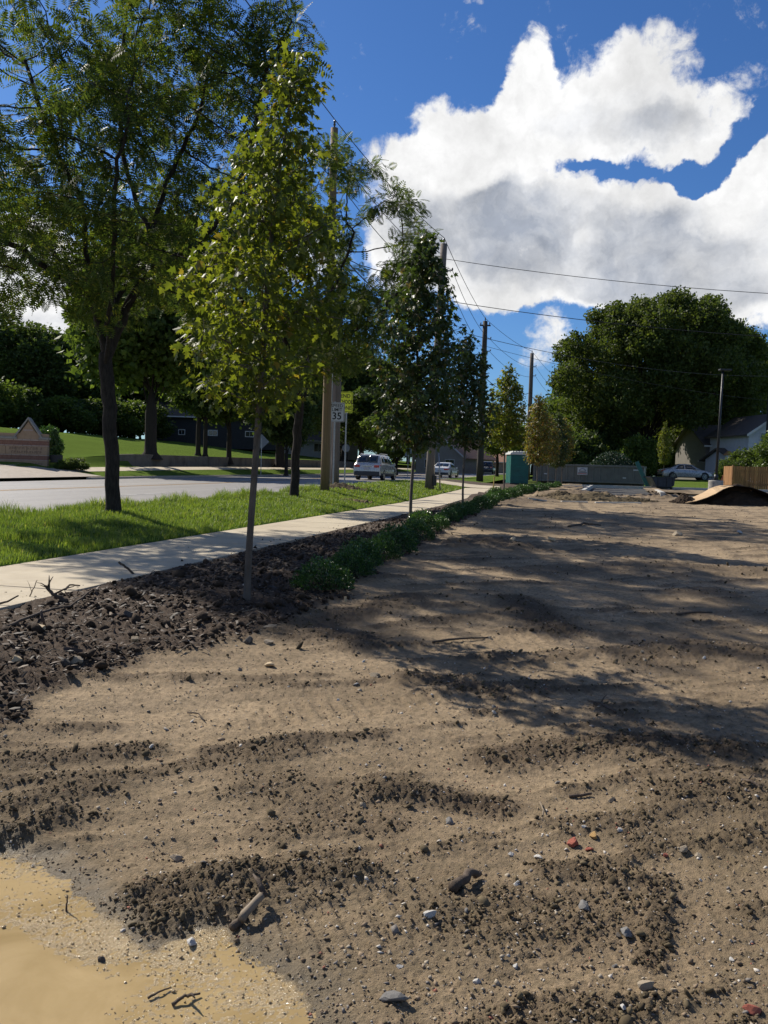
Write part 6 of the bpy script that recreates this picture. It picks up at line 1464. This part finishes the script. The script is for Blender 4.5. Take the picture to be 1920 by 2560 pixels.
for (x, y), w, mt, lab, kd, nm, ct in [
 (Z4(818, 880), 36, 'st_red', 'large crumbling red brick fragment in the middle of the right foreground', 0, 'brick_fragment', 'brick fragment'),
 (Z4(886, 908), 22, 'st_red', 'small flat red brick chip just right of the large red fragment', 2, 'brick_fragment', 'brick fragment'),
 (Z4(1216, 932), 18, 'st_red', 'dark red chip left of the round pale stone', 1, 'brick_fragment', 'brick fragment'),
 (Z4(1597, 1612), 50, 'st_red', 'reddish half-buried brick piece at the bottom right corner', 2, 'brick_fragment', 'brick fragment'),
 (Z4(904, 850), 30, 'st_ochre', 'ochre-yellow stone beside the red brick fragment', 1, 'stone', 'stone'),
 (Z4(1290, 912), 32, 'st_tan', 'round pale tan stone, largest in the right foreground', 3, 'stone', 'stone'),
 (Z4(1356, 934), 20, 'st_tan', 'smaller pale stone just right of the round tan one', 0, 'stone', 'stone'),
 (Z4(198, 1188), 38, 'st_white', 'whitish angular stone in the centre foreground', 1, 'stone', 'stone'),
 (Z4(573, 1058), 22, 'st_white', 'narrow pointed pale stone standing near the dark bark piece', 3, 'stone', 'stone'),
 (Z4(670, 944), 28, 'st_white', 'flat white stone chip left of and below the red brick fragment', 2, 'stone', 'stone'),
 (Z4(567, 1412), 20, 'st_white', 'bright white pebble near the bottom centre', 1, 'stone', 'stone'),
 (Z4(403, 1480), 24, 'st_white', 'pale pebble left of and below the bright white pebble', 0, 'stone', 'stone'),
 (Z4(1035, 1592), 28, 'st_white', 'white stone close to the bottom edge, right of centre', 2, 'stone', 'stone'),
 (Z4(860, 1158), 40, 'st_grey', 'flat grey slate-like stone half sunk in the soil', 2, 'stone', 'stone'),
 (Z4(1050, 1275), 52, 'st_grey', 'long flat grey-green stone lying flush in the soil', 2, 'stone', 'stone'),
 (Z4(45, 1555), 70, 'st_grey', 'largest flat grey stone, near the bottom edge at the centre', 2, 'stone', 'stone'),
 (Z4(1130, 1497), 48, 'st_tan', 'knobbly pale stone with a pointed end in the lower right', 1, 'stone', 'stone'),
 (Z4(1018, 824), 22, 'st_white', 'small white stone above the round tan stone', 1, 'stone', 'stone'),
 (Z4(285, 790), 28, 'st_grey', 'rounded grey stone under the dark clod row', 3, 'stone', 'stone'),
 (Z4(985, 700), 26, 'st_dark', 'dark round clod lying alone in the right foreground', 3, 'stone', 'stone'),
 (Z3(1570, 718), 24, 'st_tan', 'squarish tan stone at the right end of the upper clod row', 0, 'stone', 'stone'),
 (Z3(765, 950), 34, 'st_tan', 'flat pale flake above the big dark clod ridge', 2, 'stone', 'stone'),
 (Z3(830, 1313), 42, 'st_white', 'white stone lying at the edge of the muddy puddle', 2, 'stone', 'stone'),
 (Z3(440, 1385), 26, 'st_dark', 'largest dark clod lying in the wet mud', 0, 'stone', 'stone'),
 (Z3(207, 1428), 20, 'st_dark', 'dark clod in the mud left of the largest one', 3, 'stone', 'stone'),
 (Z3(1168, 114), 32, 'st_wood', 'pale flat wood offcut pair on the soil above centre', 2, 'wood_offcut', 'wood offcut'),
 (Z3(1035, 132), 18, 'st_grey', 'small rounded grey stone left of the pale offcut', 3, 'stone', 'stone'),
 (Z3(1625, 158), 34, 'st_tan', 'pale squarish stone right of the pale offcut', 1, 'stone', 'stone'),
 ((1278 + 2, 1352), 26, 'st_wood', 'short pale wood piece on the far soil below the fourth clod mound', 2, 'wood_offcut', 'wood offcut'),
 ((1692, 1339), 26, 'st_tan', 'blocky pale stone on the far soil, below the plywood ramp', 0, 'stone', 'stone'),
 ((1850, 1334), 22, 'st_white', 'flat white flake on the far soil near the right edge', 2, 'stone', 'stone'),
 ((1381, 1352), 24, 'st_wood', 'flat tan wood scrap on the far soil right of the hedge', 2, 'wood_offcut', 'wood offcut'),
 ((165, 1660), 34, 'st_dark', 'big dark lump at the lower edge of the planting bed', 3, 'stone', 'stone'),
 ((190, 1655), 36, 'st_tan', 'brownish boulder-like clod beside the big dark lump', 0, 'stone', 'stone'),
 ((322, 1540), 30, 'st_dark', 'upright dark clod in the planting bed left of the nearest maple', 3, 'stone', 'stone'),
 ((40, 1652), 30, 'st_wood', 'sawn pale branch end in the left part of the bed', 0, 'wood_offcut', 'wood offcut'),
 ((620, 1607), 34, 'st_dark', 'brown rounded clod at the bed edge under the nearest maple', 3, 'stone', 'stone'),
 ((672, 1608), 26, 'st_tan', 'tan rounded stone at the bed edge right of the brown clod', 1, 'stone', 'stone')]:
    stone(x, y, w, mt, lab, kd, nm, ct)
rs_ = random.Random(77)
for k in range(90):
    py = 1500 + 1020 * rs_.random() ** .8; px = rs_.uniform(60, 1900)
    if py > 2080 and px < 900: continue
    if px < 700 and py < 1800: continue
    mt = rs_.choice(['st_white', 'st_tan', 'st_tan', 'st_grey', 'st_dark'])
    stone(px, py, rs_.uniform(8, 19) * (.6 + .6 * (py - 1400) / 1100), mt, 'small ' + {'st_white': 'whitish', 'st_tan': 'tan', 'st_grey': 'grey', 'st_dark': 'dark brown'}[mt] + ' stone, one of many scattered over the open soil', rs_.randint(0, 4), group={'st_white': 'small whitish stones', 'st_tan': 'small tan stones', 'st_grey': 'small grey stones', 'st_dark': 'small dark stones'}[mt] + ' on the soil')
# wood offcuts and sticks
M['stick'] = simple('dark_root_wood', (.06,.042,.03), (.11,.08,.055), 12, .9, .5, 60, stretch=(3, 3, 1)); M['stickpale'] = simple('pale_dead_root', (.24,.19,.13), (.17,.13,.09), 12, .85)
def stick(pts, r0_, r1_, mat, label, name='stick', cat='stick', group=None, lift=None, branches=()):
    """pts: pixels, with a height above the soil for each"""
    P = []
    for x, y, h in pts:
        if h is None: v = ray(x, y); P.append(CAM + v * (P[0].y / v.y))     # end that stands free in the air, as far off as its root
        else: P.append(gp(x, y) + Vector((0, 0, h)))
    Q = []
    for i in range(len(P) - 1):
        for k in range(4): t = k / 4; Q.append(P[i] * (1 - t) + P[i + 1] * t + Vector((rs_.uniform(-1, 1), rs_.uniform(-1, 1), rs_.uniform(-.6, .6))) * r0_ * .5)
    Q.append(P[-1]); mb = MB().tube(Q, list(np.linspace(r0_, r1_, len(Q))), 7)
    for (i, dx, dy, dz, r_) in branches:
        mb.tube([Q[i], Q[i] + Vector((dx, dy, dz)) * .5 + Vector((0, 0, .01)), Q[i] + Vector((dx, dy, dz))], [r_, r_ * .7, r_ * .3], 5)
    return tag(mb.build(name, mat, None, True), label, cat, group)
stick([(344, 1440, -.02), (320, 1422, None), (297, 1405, None)], .013, .012, M['stick'], 'straight cut stick poking out of the bed over the footpath')
stick([(165, 1503, 0), (150, 1493, None), (128, 1481, None), (113, 1464, None)], .024, .009, M['stick'], 'dark torn stump root rising above the footpath edge at the left', 'root_stump', 'root', branches=((8, -.10, .02, .05, .008), (9, -.02, .05, .12, .010), (10, .05, .0, .10, .008), (11, -.08, 0, .03, .006), (6, .16, .02, .07, .010)))
stick([(72, 1497, 0), (82, 1475, None), (93, 1450, None)], .006, .003, M['stickpale'], 'thin upright twig left of the stump root', branches=((3, -.04, 0, .10, .003),))
stick([(-12, 1518, .02), (20, 1503, None), (46, 1489, None)], .010, .006, M['stick'], 'bent dark twig entering from the left edge over the footpath')
stick([(15, 1575, .02), (60, 1560, .04), (120, 1535, .03), (175, 1525, .03), (230, 1492, .06)], .013, .007, M['stick'], 'long curved root lying across the left part of the bed')
stick([(160, 1482, .01), (175, 1478, .06), (200, 1478, .05)], .010, .006, M['stick'], 'short dark stick right of the stump root')
stick([(365, 1445, .0), (385, 1440, .05), (410, 1440, .03)], .006, .003, M['stick'], 'thin arching twig on the bed crest by the shaded footpath', branches=((2, .05, 0, .06, .004),))
stick([(580, 2334, .015), (620, 2300, .04), (662, 2268, .05), (650, 2254, .03)], .015, .008, M['stick'], 'thick forked branch on the mound beside the puddle', 'broken_branch', 'branch', branches=((8, -.05, .08, .03, .012),))
stick([(600, 2322, .03), (655, 2276, .055)], .016, .014, M['stickpale'], 'pale split stick lying along the forked branch')
stick([(370, 2500, .006), (400, 2488, .012), (428, 2474, .008)], .004, .002, M['stick'], 'thin straight twig lying in the puddle')
stick([(432, 2518, .008), (462, 2505, .02), (500, 2492, .01)], .006, .003, M['stick'], 'crooked dark root lying in the puddle near the bottom', branches=((5, .03, -.04, .02, .006),))
stick([(166, 2278, .0), (167, 2260, None), (169, 2238, None)], .004, .002, M['stick'], 'tiny twig standing upright in the mud')
stick([(1424, 1995, .01), (1478, 1990, .012)], .009, .006, M['stick'], 'short dark stick lying in the right foreground')
stick([(1140, 2232, .02), (1170, 2210, .04), (1200, 2196, .02)], .022, .010, M['stick'], 'dark bark piece lying right of centre in the foreground', 'bark_piece', 'bark')
stick([(1352, 2070, .0), (1358, 2035, .02), (1350, 2010, .01)], .004, .003, M['stickpale'], 'pale bent root fibre left above the red brick fragment')
stick([(1855, 1950, .0), (1875, 1962, .02), (1905, 1975, .01)], .008, .004, M['stick'], 'dark forked twig near the right edge', branches=((3, .05, .03, .03, .005),))
stick([(1080, 1607, .01), (1160, 1602, .02), (1228, 1595, .01)], .011, .005, M['stick'], 'long thin dark stick lying in the tree shadow')
stick([(470, 1785, .01), (495, 1792, .02), (512, 1806, .01)], .005, .003, M['stick'], 'small curved twig on the tan soil left of centre')
stick([(1420, 1318, .01), (1460, 1312, .03), (1502, 1314, .01)], .03, .015, M['stick'], 'dark log lying on the far soil')
stick([(1690, 1537, .01), (1740, 1535, .02), (1780, 1533, .01)], .014, .008, M['stick'], 'dark stick on the soil at the right middle')
stick([(1540, 1785, .01), (1500, 1770, .03), (1470, 1755, .01)], .010, .005, M['stick'], 'knotted root in the tree shadow at the right', branches=((4, .05, .05, .04, .006),))
for k in range(46):
    x, y = rs_.uniform(10, 620), rs_.uniform(1525, 1720)
    if y > 1700 - x * .12: continue
    a_ = rs_.uniform(-1, 1); L_ = rs_.uniform(15, 55)
    stick([(x, y, .015), (x + L_ * .5, y + a_ * L_ * .25 + rs_.uniform(-4, 4), .03), (x + L_, y + a_ * L_ * .5, .02)], rs_.uniform(.003, .006), .002, M['stickpale'] if k % 3 else M['stick'], 'thin %s root fibre among the black clods of the planting bed' % ('pale' if k % 3 else 'dark'), 'root_fibre', 'root', ('pale' if k % 3 else 'dark') + ' root fibres in the bed')
def offcut(px, py, wpx, hpx, mat, label, rz, tilt=(0, 0)):
    p = gp(px, py); w = wpx / FPX * p.y; o = MB().box(-w / 2, w / 2, -w * .3, w * .3, 0, hpx / FPX * p.y).build('wood_block', M[mat], None, bevel=.002); o.location = p + Vector((0, 0, .01)); o.rotation_euler = (tilt[0], tilt[1], rz); return tag(o, label, 'wood offcut')
offcut(95, 1577, 34, 10, 'st_wood', 'wedge-shaped pale wood offcut in the black bed at the left', -.4, (.35, .1))
offcut(337, 1606, 17, 12, 'st_wood', 'small square pale wood block at the lower bed edge', .3, (.6, 0))
offcut(863, 1508, 6, 14, 'st_wood', 'tiny upright orange-white marker at the bed edge right of the first boxwood', .2)
# earth and weeds at the foot of the poles
soil_pile(845, 32.5, 2.2, 1.6, .26, 'small mound of dark earth at the foot of the tan and grey poles', 21, 'clod')
soil_pile(872, 27.5, 1.5, .8, .06, 'flat bare earth patch in the verge grass before the sign posts', 22, 'clod')

_t = {}
for o_ in scene.objects:
    if o_.type == 'MESH' and o_.data.name not in _t:
        me_ = o_.data; ls_ = np.empty(len(me_.polygons), np.int32); me_.polygons.foreach_get('loop_total', ls_); _t[me_.name] = int((ls_ - 2).sum())
print('triangles', sum(_t.values()), sorted(_t.items(), key=lambda q: -q[1])[:12])
